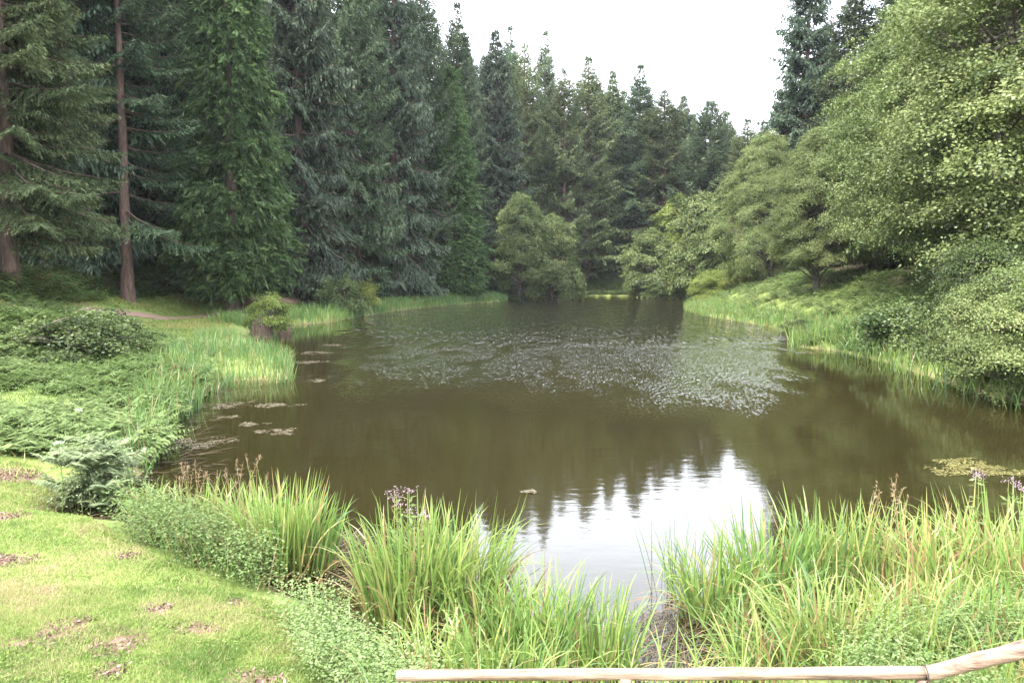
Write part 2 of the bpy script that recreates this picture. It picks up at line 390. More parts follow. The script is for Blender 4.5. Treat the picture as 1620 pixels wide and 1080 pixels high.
def bare_at(x, y):
    v = np.zeros(np.shape(x))
    for bx, by, rx, ry in BARE:
        q = ((x - bx) / rx) ** 2 + ((y - by) / (ry * 1.8)) ** 2
        v = np.maximum(v, np.exp(-q * .9))
    return v
PATH = np.array([(-27, 18), (-23.5, 26), (-22.3, 34), (-23, 42), (-24.2, 50), (-23.6, 57), (-21.6, 65), (-19.5, 76), (-16.5, 90)])
def path_dist(x, y):
    best = np.full(np.shape(x), 1e9)
    for (ax, ay), (bx, by) in zip(PATH[:-1], PATH[1:]):
        dx, dy = bx - ax, by - ay; t = np.clip(((x - ax) * dx + (y - ay) * dy) / (dx * dx + dy * dy), 0, 1)
        best = np.minimum(best, np.hypot(x - ax - t * dx, y - ay - t * dy))
    return best
bare = bare_at(GX, GY)
mud = sst(.45, .05, S) * (S > -3)
bare = np.maximum(bare, mud * .55)
slope_scar = (N3(GX, GY, .22) > .62) * sst(6, 9, S) * (GY > 25) * .6
bare = np.maximum(bare, slope_scar)
litter = np.where(GX < 5, sst(11, 15, S), sst(6, 9, S)) * sst(20, 30, GY)
for nm, arr in (('bare', bare), ('litter', litter)):
    a = ground.data.attributes.new(nm, 'FLOAT', 'POINT'); a.data.foreach_set('value', arr.ravel().astype(np.float32))

wb = MB(); wx = [-60, 60]; wy = [2, 150]
wb.add([(-60, 2, 0), (60, 2, 0), (60, 150, 0), (-60, 150, 0)], [(0, 1, 2, 3)])
water = wb.build('water', M['water']); tag(water, kind='structure')

def sheet_strip(name, line, width, mat, lift=.02):
    pts = []
    for (a, b_) in zip(line[:-1], line[1:]):
        for t in np.linspace(0, 1, 12, endpoint=False): pts.append(a + (b_ - a) * t)
    pts = np.array(pts); T = np.gradient(pts, axis=0); T /= np.linalg.norm(T, axis=1, keepdims=True)
    Np = np.stack([-T[:, 1], T[:, 0]], -1); k = 9
    u = np.linspace(-1, 1, k)
    wv = width * (.8 + .5 * N1(pts[:, 0], pts[:, 1], .8))
    G = pts[:, None] + Np[:, None] * (u[None] * wv[:, None])[..., None]
    zz = height(G[..., 0], G[..., 1]) + lift + .05 * (1 - u[None] ** 2)
    Vv = np.concatenate([G, zz[..., None]], -1).reshape(-1, 3)
    ii = np.arange(len(pts) - 1)[:, None] * k; jj = np.arange(k - 1)[None]
    f = np.stack([ii + jj, ii + jj + 1, ii + k + jj + 1, ii + k + jj], -1).reshape(-1, 4)
    q = MB(); q.add(Vv, f); return q.build(name, mat, smooth=True)
tag(sheet_strip('path', PATH, .55, M['pathdirt'], .035), kind='structure')

# ------------------------------------------------------------------ conifers
def make_conifer(seed, H=30.0, Rmax=4.2, base=.1, droop=.35, mat='spruce', tuft=.3, whorl=.5, nb=6, fullness=1.0, trunk_r=.42, one_side=None, ragged=.25, bare_low=0.0, curl=.14):
    global rng
    rng = np.random.default_rng(seed)
    root = empty('spruce_tree')
    tb = MB(); hh = np.linspace(-.5, H * .985, 22)
    rr = trunk_r * (1 - np.clip(hh, 0, H) / H) ** .85 + .02; rr[:3] *= np.array([1.55, 1.25, 1.08])
    sway = np.cumsum(rng.normal(0, .03, (22, 2)), 0)
    sway -= sway[:1]
    tp = np.column_stack([sway, hh]); tb.tube(tp, rr, 10, jitter=.12)
    zs = []; z = base * H
    while z < H * .985: zs.append(z); z += whorl * (1.15 - .72 * z / H) * rng.uniform(.7, 1.3)
    zs = np.array(zs); u0 = (zs - base * H) / (H - base * H)
    az_, zz, uu = [], [], []
    for z, u in zip(zs, u0):
        k = max(4, int(rng.poisson(nb * (.95 + .25 * u))))
        a0 = rng.random() * 6.28
        for q in range(k): az_.append(a0 + q * 6.283 / k + rng.normal(0, .25)); zz.append(z + rng.normal(0, .12)); uu.append(u)
    az_, zz, uu = map(np.array, (az_, zz, uu))
    prof = (1 - uu) ** .70 * np.minimum(1, (1 - uu) * 6 + .02) * np.minimum(1, .72 + uu * 2.2) * (1 + .13 * np.sin(uu * 23 + az_ * 2) )
    L = Rmax * prof * np.clip(rng.normal(1, ragged * .6, len(uu)), .45, 1.45) + .18
    low = rng.random(len(uu)) < bare_low * (1 - uu) ** 2
    keep = ~low
    if one_side is not None:
        keep &= (np.cos(az_ - one_side) > -.2) | (uu > .62) | (rng.random(len(uu)) < .10)
    az_, zz, uu, L = az_[keep], zz[keep], uu[keep], L[keep]
    sxy = np.stack([np.interp(zz, hh, tp[:, 0]), np.interp(zz, hh, tp[:, 1])], -1)
    e = -.42 + 1.0 * uu + rng.normal(0, .1, len(uu)) - droop * .4
    Hd = np.stack([np.cos(az_), np.sin(az_)], -1)
    Pp = np.stack([-np.sin(az_), np.cos(az_)], -1)
    def curve(bi, t):
        xy = sxy[bi] + Hd[bi] * (L[bi] * t)[:, None]
        zc = zz[bi] + L[bi] * (e[bi] * t + curl * 2.2 * t ** 2.4)
        return np.column_stack([xy, zc])
    nbr = len(L); cluster = rng.random(nbr)
    # wood of the branches
    for bi in range(nbr):
        if L[bi] < .8: continue
        t = np.linspace(0, .8, 4); c = curve(np.full(4, bi), t)
        tb.tube(c, np.linspace(.035 + .012 * L[bi], .01, 4), 4, tint=.4)
    for q in range(30):        # dead snags on the bare stem
        z = rng.uniform(.06, max(base + .05, .15)) * H; a = rng.random() * 6.28; ll = rng.uniform(.3, 1.3)
        tb.tube([(0, 0, z), (math.cos(a) * ll, math.sin(a) * ll, z - .25 * ll)], [.03, .008], 4)
    cb = MB()
    K = np.maximum(3, (L / .2 * fullness).astype(int))
    bi = np.repeat(np.arange(nbr), K); t = np.concatenate([(np.arange(k) + rng.random(k) * .8) / k for k in K]) * .82 + .16
    bi = np.repeat(bi, 2); side_ = np.tile([-1, 1], len(t)); t = np.repeat(t, 2)
    P0 = curve(bi, t)
    ll = (.36 * L[bi] * (1 - t) ** .8 + .22) * rng.uniform(.6, 1.25, len(t))
    ang = R(52) + rng.normal(0, .2, len(t))
    dxy = Hd[bi] * np.cos(ang)[:, None] + Pp[bi] * (np.sin(ang) * side_)[:, None]
    D0 = np.column_stack([dxy, e[bi] * .5 + curl * t * 1.5 - droop * .5 + rng.normal(0, .12, len(t))])
    nt_ = np.maximum(2, np.ceil(ll / (tuft * .42)).astype(int))
    li = np.repeat(np.arange(len(t)), nt_)
    q = np.concatenate([(np.arange(k) + .6) / k for k in nt_])
    Pt = P0[li] + D0[li] * (ll[li] * q)[:, None]
    Pt[:, 2] -= droop * .5 * ll[li] * q ** 2
    nT = len(Pt)
    tw = rng.normal(0, .42, (nT, 3)); tw[:, 2] -= droop * .8
    tw *= .8; Dt = D0[li] + tw
    upv = np.tile([0, 0, 1.0], (nT, 1)) + rng.normal(0, .32, (nT, 3))
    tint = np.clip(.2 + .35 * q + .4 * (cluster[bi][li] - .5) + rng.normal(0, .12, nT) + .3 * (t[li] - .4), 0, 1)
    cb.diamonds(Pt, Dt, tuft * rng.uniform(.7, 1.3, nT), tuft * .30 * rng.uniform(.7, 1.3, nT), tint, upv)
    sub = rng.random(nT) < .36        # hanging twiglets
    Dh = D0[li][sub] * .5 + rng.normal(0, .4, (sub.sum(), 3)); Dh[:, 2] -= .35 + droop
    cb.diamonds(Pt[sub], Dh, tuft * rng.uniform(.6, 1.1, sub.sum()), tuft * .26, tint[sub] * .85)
    tipn = 6; a = rng.random(tipn) * 6.28
    cb.diamonds(np.tile([tp[-1, 0], tp[-1, 1], H * .965], (tipn, 1)), np.column_stack([np.cos(a) * .12, np.sin(a) * .12, np.ones(tipn)]), .9, .1, .6)
    # leader shoots at the branch ends
    pe = curve(np.arange(nbr), np.full(nbr, .96)); de = np.column_stack([Hd, e + curl * 2])
    cb.diamonds(pe, de, tuft * 1.2, tuft * .3, .8, np.tile([0, 0, 1.0], (nbr, 1)) + rng.normal(0, .2, (nbr, 3)))
    tr = tb.build('trunk', M['bark'], root, smooth=True)
    cr = cb.build('crown', M[mat], root)
    root['H'] = H; root['Rm'] = Rmax
    return root

def make_cypress(seed, H=26.0, Rmax=4.0, mat='cypress', base=.03):
    global rng
    rng = np.random.default_rng(seed)
    root = empty('cypress_tree')
    tb = MB(); hh = np.linspace(-.5, H * .95, 14); rr = .45 * (1 - np.clip(hh, 0, H) / H) + .03; rr[:2] *= 1.5
    tb.tube(np.column_stack([hh * 0, hh * 0, hh]), rr, 10, jitter=.1)
    nf = 15000
    u = rng.random(nf) ** 1.35; a = rng.random(nf) * 6.283
    lobes = .88 + .5 * (N1(a * 3.2 + 9, u * H * .8, 1.0, 2) - .5) + 1.0 * (N2(a * 4 * (1.1 - u) + 3, u * H * .55, 2.0, 2) - .5)
    hole = N3(a * 3.0 + 5, u * H * .9, 1.0, 2) > .38
    u, a, lobes = u[hole], a[hole], lobes[hole]; nf = len(u)
    prof = Rmax * (1 - u) ** .8 * np.minimum(1, .62 + u * 2.6) * lobes
    rad = prof * (1 - .5 * rng.random(nf) ** 2.2)
    P = np.column_stack([np.cos(a) * rad, np.sin(a) * rad, base * H + u * H * (1 - base)])
    out_ = np.column_stack([np.cos(a), np.sin(a), np.zeros(nf)])
    cb = MB(); nd = 8; fl = rng.uniform(.5, 1.15, nf)
    Df = out_ * .75 + np.column_stack([rng.normal(0, .3, (nf, 2)), rng.uniform(-1.0, .1, nf)])
    Df /= np.linalg.norm(Df, axis=1, keepdims=True)
    Sd = np.cross(Df, out_ * .3 + np.array([0, 0, 1.0]) + rng.normal(0, .3, (nf, 3))); Sd /= np.linalg.norm(Sd, axis=1, keepdims=True)
    base_t = np.clip(rng.normal(.45, .17, nf), 0, 1)
    for k in range(nd):
        q = (k // 2 + .4) / (nd / 2); sgn = (-1) ** k
        D = Df + Sd * sgn * (.75 - .25 * q) + rng.normal(0, .12, (nf, 3)); D[:, 2] -= .18
        cb.diamonds(P + Df * (fl * q)[:, None], D, fl * (.55 - .2 * q) * rng.uniform(.7, 1.2, nf), .11, np.clip(base_t + .14 * q + rng.normal(0, .07, nf), 0, 1))
    cb.diamonds(P + Df * (fl * .8)[:, None], Df, fl * .4, .08, np.clip(base_t + .2, 0, 1))
    tb.build('trunk', M['bark'], root, smooth=True); cb.build('crown', M[mat], root)
    root['H'] = H; root['Rm'] = Rmax
    return root

# ------------------------------------------------------------------ broadleaved trees and shrubs
def make_broadleaf(seed, name='alder_tree', H=12.0, Rmax=4.0, zb=.12, leaf=.11, boughs=46, per=26, leaves=26, mat='alder', trunk_r=.2, stems=1, flat=.55, spread=1.0, bough_r=1.15, mixmat=None):
    global rng
    rng = np.random.default_rng(seed)
    root = empty(name)
    tb = MB(); cb = MB()
    tops = []
    for s_ in range(stems):
        a = rng.random() * 6.28; off = .0 if stems == 1 else .35
        k = 9; zz = np.linspace(-.3, H * .82, k)
        lean = rng.normal(0, .05, 2) + (np.array([math.cos(a), math.sin(a)]) * .14 if stems > 1 else 0)
        xy = np.array([math.cos(a), math.sin(a)]) * off + np.outer(np.clip(zz, 0, 99), lean) + np.cumsum(rng.normal(0, .06 * H / 12, (k, 2)), 0)
        st = np.column_stack([xy, zz]); tops.append(st)
        rr = trunk_r * (1 - .85 * np.clip(zz, 0, H) / (H * .82)); rr[0] *= 1.5
        tb.tube(st, rr, 8, jitter=.12)
    # boughs spread over the crown, each a flattened mound of sprays
    C = []
    tries = 0
    while len(C) < boughs and tries < 20000:
        tries += 1
        u = rng.random() ** .9; a = rng.random() * 6.283
        prof = math.sin(math.pi * min(1, .22 + .78 * u)) ** .65
        rmax = Rmax * prof * spread * (.62 + .72 * float(N2(a * 1.6 + 20 + seed, u * H * .35, 1.0, 2)))
        r = rmax * math.sqrt(rng.uniform(.25, 1)) 
        c = np.array([math.cos(a) * r, math.sin(a) * r, H * (zb + (1 - zb) * u * .95)])
        if all(np.linalg.norm((c - d) * [1, 1, 1.6]) > bough_r * .95 * 1.0 for d in C): C.append(c)
    C = np.array(C); nbg = len(C)
    for c in C:
        st = tops[rng.integers(len(tops))]
        z0 = max(c[2] - rng.uniform(.6, 2.2) * H / 12, H * .06)
        p0 = np.array([np.interp(z0, st[:, 2], st[:, 0]), np.interp(z0, st[:, 2], st[:, 1]), z0])
        mid = (p0 + c) / 2 + rng.normal(0, .2, 3) + np.array([0, 0, .25])
        t = np.linspace(0, 1, 6)[:, None]
        cv = p0 * (1 - t) ** 2 + mid * 2 * t * (1 - t) + c * t * t
        ln = np.linalg.norm(c - p0)
        tb.tube(cv, np.linspace(.02 + .018 * ln, .012, 6), 5)
        for q in range(4):
            e = c + rng.normal(0, 1, 3) * np.array([1, 1, .5]) * bough_r * .6
            tb.tube(np.array([cv[3], (cv[3] + e) / 2 + [0, 0, .1], e]), [.018, .012, .006], 4)
    n_c = nbg * per
    bi = np.repeat(np.arange(nbg), per)
    d = rng.normal(size=(n_c, 3)); d /= np.linalg.norm(d, axis=1, keepdims=True)
    d[:, 2] = np.where(d[:, 2] < -.3, -d[:, 2], d[:, 2])
    br = bough_r * rng.uniform(.75, 1.3, nbg)
    outw = C[bi] * [1, 1, .3]; outw /= (np.linalg.norm(outw, axis=1, keepdims=True) + 1e-6)
    Pc = C[bi] + d * (br[bi] * np.where(rng.random(n_c) < .14, rng.uniform(1.0, 1.55, n_c), rng.uniform(.35, 1.05, n_c)))[:, None] * [1, 1, flat] + outw * .15
    # droop at the rim of each mound
    Pc[:, 2] -= .28 * (np.hypot(d[:, 0], d[:, 1])) ** 2 * br[bi] * .6
    ct = np.clip(.42 + .16 * rng.normal(size=nbg)[bi] + .12 * rng.normal(size=n_c), 0, 1)
    li = np.repeat(np.arange(n_c), leaves); nl = len(li)
    sr = .34 * bough_r ** .5
    nrm = outw[li] * .5 + d[li] * .5 + np.array([0, 0, .55])
    nrm /= np.linalg.norm(nrm, axis=1, keepdims=True)
    off = rng.normal(0, sr * .62, (nl, 3))
    off -= nrm * (np.sum(off * nrm, 1) * .72)[:, None]
    P = Pc[li] + off
    D = off + rng.normal(0, .25, (nl, 3)); D[:, 2] -= .15
    up_ = nrm + rng.normal(0, .55, (nl, 3))
    cb.diamonds(P, D, leaf * rng.uniform(.7, 1.3, nl), leaf * .72 * rng.uniform(.8, 1.2, nl), np.clip(ct[li] + rng.normal(0, .13, nl), 0, 1), up_, mid=.5)
    tb.build('trunk', M['greybark'], root, smooth=True); cb.build('crown', M[mat], root)
    root['H'] = H; root['Rm'] = Rmax
    return root

first_used = set()
def place(proto, x, y, H=None, Rr=None, rz=None, name=None, label=None, cat=None, group=None, mat=None, zoff=-.1, tilt=0):
    o = proto if proto.name not in first_used else copy_tree(proto)
    if o is proto: first_used.add(proto.name)
    if name and o is not proto: o.name = name
    o.location = (x, y, hz(x, y) + zoff)
    sz = (H / proto['H']) if H else 1.0
    sx = (Rr / proto['Rm']) if Rr else sz
    o.scale = (sx, sx, sz)
    o.rotation_euler = (tilt, 0, random.uniform(0, 6.28) if rz is None else rz)
    tag(o, label, cat, group)
    if mat:
        for ch in [c for c in bpy.data.objects if c.parent == o and c.name.startswith('crown')]:
            ch.material_slots[0].link = 'OBJECT'; ch.material_slots[0].material = M[mat]
    return o
def top_to_h(px, py, Y, zg):     # tree height so that its tip shows at this height of the picture
    return at_y(px, py, Y)[2] - zg

protos = {
 'sA': make_conifer(11, 30, 5.4, .04, .42, 'spruce', .36, .72, 6, 1.25),
 'sB': make_conifer(12, 30, 5.0, .05, .62, 'blue', .38, .70, 6, 1.25, curl=.1),
 'sC': make_conifer(13, 30, 5.6, .16, .30, 'spruce', .40, .80, 5, 1.2, ragged=.5, bare_low=.4, curl=.2),
 'fA': make_conifer(14, 34, 6.4, .13, .45, 'fir', .27, .78, 7, 1.5, trunk_r=.44, one_side=.75, ragged=.35, curl=.1),
 'fB': make_conifer(15, 34, 6.0, .16, .45, 'spruce', .29, .8, 6, 1.5, trunk_r=.38, one_side=.75, ragged=.45, bare_low=.8),
 'cy': make_cypress(16, 26, 4.6, base=.055),
 'cn': make_cypress(17, 26, 4.2),
 'pi': make_conifer(18, 24, 5.6, .2, .1, 'fir', .42, .8, 6, 1.2, ragged=.3, curl=.28),
}
CON = 'conifer'
# (kind, px of the stem, depth, px of the tip, crown radius, label)
T = [  # far spruces marked fir get lighter needles, distant light put into the colour
 ('fA', 22, 41, -430, 5.4, 'nearest big fir at the left edge with thick bare lower trunk and olive drooping boughs', 0),
 ('fB', 203, 57, -230, 6.0, 'tall spruce with long bare reddish trunk standing above the left path', 0),
 ('cy', 372, 63, -240, 4.9, 'broad bright green cypress with hanging feathery fronds down to the ground', 0),
 ('sB', 478, 76, -330, 6.3, 'grey green spruce just right of the broad bright green cypress', 0),
 ('sA', 565, 88, -260, 5.9, 'dark spruce between the grey green spruce and the blue tinted one', 0),
 ('sB', 628, 94, -200, 6.1, 'very dark blue green spruce with drooping layers reaching the ground left of the narrow cypress', 0),
 ('sC', 672, 101, -60, 5.4, 'thin brownish green spruce squeezed behind the narrow cypress', 0),
 ('cn', 712, 104, 105, 5.0, 'narrow cone shaped green cypress standing by the left shore', 0),
 ('sA', 724, 118, -2, 6.1, 'spruce whose tip rises highest where the left trees meet the sky', 0),
 ('sB', 785, 128, 42, 6.1, 'blue green spruce with pointed tip first below the skyline step', 0),
 ('sA', 806, 146, 36, 5.2, 'slim spruce tip peeping just behind the blue green spruce', 0),
 ('sC', 832, 140, 62, 5.8, 'ragged spruce above the left alder with a thin double tip', 'fir'),
 ('sA', 860, 150, 44, 5.0, 'slender spruce with the sharpest and highest spire of the far shore', 0),
 ('sC', 890, 138, 100, 5.5, 'spruce with pale bare trunk visible behind the left alders', 'fir'),
 ('sA', 928, 146, 84, 7.2, 'large layered spruce with sweeping branches in the middle of the far shore', 'fir'),
 ('sB', 966, 156, 108, 5.8, 'pale olive spruce right of the large layered spruce', 'fir'),
 ('sA', 1006, 150, 98, 6.6, 'dark green pointed spruce left of the bushy far tree', 0),
 ('sC', 1048, 146, 136, 6.9, 'bushy spruce with yellowish twigs on its crown above the lime green tree', 'fir'),
 ('sB', 1077, 158, 148, 5.8, 'dark blunt topped spruce left of the rounded pine', 0),
 ('pi', 1116, 140, 158, 7.2, 'rounded dense pine standing alone against the low sky', 'spruce'),
 ('sA', 1146, 160, 174, 5.2, 'small distant spruce right of the rounded pine', 'fir'),
 ('sA', 1176, 128, 184, 5.8, 'olive spruce at the lowest point of the skyline', 'fir'),
 ('sC', 1198, 118, 196, 5.2, 'thin spruce beside the tall right hand spruce', 'fir'),
 ('sB', 1266, 93, -120, 5.9, 'tall blue green spruce rising out of the right bank alders against the sky', 0),
 ('sA', 1338, 82, -40, 5.8, 'tall spruce half hidden behind the big right hand alders', 0),
 ('sC', 1410, 84, -60, 6.1, 'spruce showing through a gap at the top of the right alders', 0),
]
for kd, px, Y_, tpy, rad, lab, mt in T:
    x = (px - 810) / F * Y_ * (1 / math.cos(PITCH)) ** 0
    zg = hz(x, Y_)
    Hh = top_to_h(px, tpy, Y_, zg)
    nm = {'cy': 'cypress_tree', 'cn': 'cypress_tree', 'pi': 'pine_tree', 'fA': 'fir_tree'}.get(kd, 'spruce_tree')
    pr = protos[kd]
    if pr.name not in first_used: pr.name = nm
    place(pr, x, Y_, Hh, rad * (1.14 if Y_ > 125 else 1), name=nm, label=lab, cat='cypress' if 'cyp' in nm else nm.split('_')[0], group='conifers around the lake', mat=mt or None,
          rz=(0.1 if kd in ('fA', 'fB') else None))
# rows further back on the slopes: they close the wood behind the front row, plus unseen ones added for shade
back = []
rr_ = np.random.default_rng(5)
for px, Y_ in [(-90, 47), (110, 58), (150, 70), (265, 70), (310, 78), (420, 86), (330, 95), (500, 98), (560, 104), (440, 104), (600, 112), (655, 118),
               (250, 92), (60, 66), (-20, 60), (90, 84), (520, 118), (690, 132), (640, 140), (745, 142), (180, 105), (380, 112)]:
    back.append((px, Y_, rr_.uniform(37, 46), 'left'))
for px, Y_, h_ in [(770, 160, 30), (820, 168, 30), (875, 170, 28), (910, 172, 27), (955, 176, 25), (990, 178, 25), (1030, 172, 24), (1062, 180, 21), (1098, 178, 19), (1130, 180, 17), (1165, 176, 16), (1205, 150, 20),
                   (900, 156, 25), (945, 164, 31), (985, 166, 29), (1025, 164, 28), (1062, 168, 25), (1090, 170, 23), (1140, 168, 20), (870, 160, 33), (815, 156, 34), (765, 150, 35), (740, 146, 37), (1030, 156, 20), (1100, 160, 18), (845, 158, 26), (1235, 130, 26), (1180, 150, 16)]:
    back.append((px, Y_, h_, 'far'))
for px, Y_ in [(1300, 100), (1380, 105), (1480, 90), (1560, 78), (1640, 70), (1450, 66), (1540, 60), (1700, 58), (1620, 52)]:
    back.append((px, Y_, 30, 'right'))
for x_, y_ in [(-33, 27), (-37, 34), (-31, 36.5), (-42, 28), (-40, 40), (-36, 20), (-44, 36), (-48, 30)]:  # unseen spruces past the left edge, added to shade the left bank
    back.append((x_ / y_ * F + 810, y_, 33, 'left'))
LB = {'left': 'shaded spruce in the dark wood behind the front row of the left bank, or unseen beside it, added for shade',
      'far': 'distant spruce in the second row behind the far shore trees',
      'right': 'dark spruce hidden deep behind the right bank alders'}
for px, Y_, h_, side_ in back:
    x = (px - 810) / F * Y_
    place(protos[random.choice(['sA', 'sB', 'sC', 'sA'])], x, Y_, h_ + (4.5 if side_ == 'far' else 0), random.uniform(5.6, 7.0), name='spruce_tree', label=LB[side_], cat='spruce',
          mat=('fir' if side_ == 'far' and random.random() < .5 else None),  # half the far row lightened by needle colour in place of light
          group={'left': 'back row spruces of the left wood', 'far': 'back row spruces of the far shore', 'right': 'back row spruces of the right bank'}[side_])

bl = {
 'a1': make_broadleaf(31, 'alder_tree', 13, 4.8, .17, .22, 84, 26, 20, 'alder', .2, 2, bough_r=1.1, flat=.75),
 'a2': make_broadleaf(32, 'alder_tree', 12, 4.4, .04, .22, 86, 26, 20, 'alder', .2, 3, bough_r=1.1, flat=.75),
 'big': make_broadleaf(33, 'alder_tree', 19, 6.4, .16, .125, 170, 40, 34, 'alder', .34, 2, bough_r=1.35, flat=.62),
 'big2': make_broadleaf(34, 'alder_tree', 17, 6.0, .06, .125, 160, 40, 34, 'alder', .3, 3, bough_r=1.35, flat=.62),
 'lo': make_broadleaf(35, 'alder_shrub', 6, 3.4, .02, .11, 60, 32, 26, 'alder', .1, 4, bough_r=.9, flat=.65),
 'sh': make_broadleaf(36, 'shrub', 2.0, 1.3, .04, .10, 26, 18, 16, 'shrub', .035, 5, bough_r=.42, flat=.8),
}
BT = [
 ('a1', 822, 118, 298, 4.5, 'olive alder with a visible forked stem at the left end of the far shore', 'alder_tree', 0),
 ('a2', 876, 120, 322, 4.3, 'wide low alder leaning over the water right of the forked alder', 'alder_tree', 0),
 ('a2', 1030, 134, 352, 5.0, 'rounded grey green alder whose boughs touch the far water', 'alder_tree', 0),
 ('a1', 1072, 140, 308, 5.6, 'lime green tree glowing in the middle of the far right trees', 'lime_tree', 'lime'),
 ('a2', 1108, 118, 305, 5.4, 'round topped alder in front of the rounded pine', 'alder_tree', 0),
 ('a1', 1156, 104, 300, 4.6, 'alder with thin leaning stems above the yellowish willow bush', 'alder_tree', 0),
 ('big2', 1212, 84, 205, 4.6, 'tall alder below the blue green spruce on the right bank', 'alder_tree', 0),
 ('big', 1296, 62, 190, 4.3, 'alder with twin dark trunks standing on the right grassy bank', 'alder_tree', 0),
 ('big2', 1385, 66, 110, 4.8, 'tall alder behind the twin trunked alder', 'alder_tree', 0),
 ('big', 1478, 48, -60, 5.6, 'huge pale leaved alder filling the upper right of the wood', 'alder_tree', 0),
 ('big2', 1580, 40, -120, 6.0, 'big alder with leafy boughs sweeping down over the right bank', 'alder_tree', 0),
 ('big2', 1655, 33, -200, 6.8, 'nearest alder at the right edge, its boughs hanging over the water', 'alder_tree', 0),
]
for kd, px, Y_, tpy, rad, lab, nm, mt in BT:
    x = (px - 810) / F * Y_; zg = hz(x, Y_)
    Hh = top_to_h(px, tpy, Y_, max(zg, 0))
    pr = bl[kd]
    if pr.name not in first_used: pr.name = nm
    place(pr, x, Y_, Hh, rad, name=nm, label=lab, cat='lime tree' if nm == 'lime_tree' else 'alder', group='broadleaved trees by the water', mat=mt or None)
LO = [
 ('lo', 1605, 24.5, 3.6, 2.3, 'low alder bush hanging over the water at the right edge', 'alder_shrub', 'alder'),
 ('lo', 1578, 29.0, 4.0, 2.3, 'dark leafy bush left of the low one on the right waterline', 'alder_shrub', 'shrub'),
 ('lo', 1690, 21.5, 3.4, 2.4, 'alder bush cut by the right edge of the picture', 'alder_shrub', 'alder'),
 ('lo', 1130, 92, 3.4, 2.8, 'yellowish willow bush at the tip of the right bank', 'willow_bush', 'lime'),
 ('lo', 1172, 88, 3.4, 2.0, 'small yellowish willow bush right of the larger one', 'willow_bush', 'lime'),
 ('lo', 885, 124, 3.6, 3.4, 'dark waterside bush below the wide low alder', 'alder_shrub', 'shrub'),
 ('lo', 1050, 128, 3.0, 3.0, 'dark bush in the shadow at the far right corner of the lake', 'alder_shrub', 'shrub'),
]
for kd, px, Y_, hh_, rad, lab, nm, mt in LO:
    x = (px - 810) / F * Y_
    pr = bl[kd]
    if pr.name not in first_used: pr.name = nm
    o = place(pr, x, Y_, hh_, rad, name=nm, label=lab, cat='bush', group='bushes at the waterline', mat=mt)
    o.location.z = max(o.location.z, .0)
SB = [
 (424, 533, .0, 1.9, 1.15, 'yellow green bush growing out of the old stumps in the water', 'bush'),
 (536, 502, .0, 2.9, 2.0, 'dark green rounded bush on the left shore', 'shrub'),
 (573, 496, .0, 2.5, 1.6, 'bright lime green bush right of the dark rounded bush', 'lime'),
 (697, 458, 1.0, 2.4, 2.0, 'rounded shrub at the foot of the narrow cypress', 'shrub'),
 (812, 470, .3, 2.0, 2.2, 'low shrub at the water under the forked alder', 'shrub'),
 (1440, 560, .2, 2.0, 1.9, 'reddish green bramble bush overhanging the right waterline', 'shrub'),
 (1490, 572, .2, 2.1, 1.8, 'dark bramble bush next to the reddish green one', 'shrub'),
 (1262, 524, .2, .9, .9, 'small dark sapling clump at the water below the twin trunks', 'shrub'),
 (575, 450, 2.0, 2.4, 2.6, 'broad dark shrub at the foot of the very dark spruce', 'shrub'),
 (112, 566, .7, 1.5, 1.9, 'dark green bramble bush among the bracken on the left bank', 'shrub'),
 (160, 556, .7, 1.3, 1.6, 'smaller bramble bush right of the dark one in the bracken', 'shrub'),
]
for px, py, zg, hh_, rad, lab, mt in SB:
    q = on_z(px, py, zg)
    o = place(bl['sh'], q[0], q[1], hh_, rad, name='shrub', label=lab, cat='bush', group='bushes on the banks', mat=mt)
    o.location.z = max(o.location.z, .42 if mt == 'bush' else -.05)

# ------------------------------------------------------------------ ferns, herbs, reeds
def in_poly(x, y, poly):
    poly = np.asarray(poly); ins = np.zeros(np.shape(x), bool); k = len(poly)
    for i_ in range(k):
        ax, ay = poly[i_]; bx, by = poly[(i_ + 1) % k]
        ins ^= ((ay > y) != (by > y)) & (x < (bx - ax) * (y - ay) / (by - ay + 1e-12) + ax)
    return ins
def scatter(n, x0, x1, y0, y1, cond):
    x = rng.uniform(x0, x1, n); y = rng.uniform(y0, y1, n); s = shore_dist(x, y)
    k = cond(x, y, s); x, y, s = x[k], y[k], s[k]
    return x, y, height(x, y, s), s
def in_view(x, y, pad=1.0): return np.abs(x) < .66 * y + pad
def zpoly(pts, z=.4): return [on_z(a, b_, z) for a, b_ in pts]

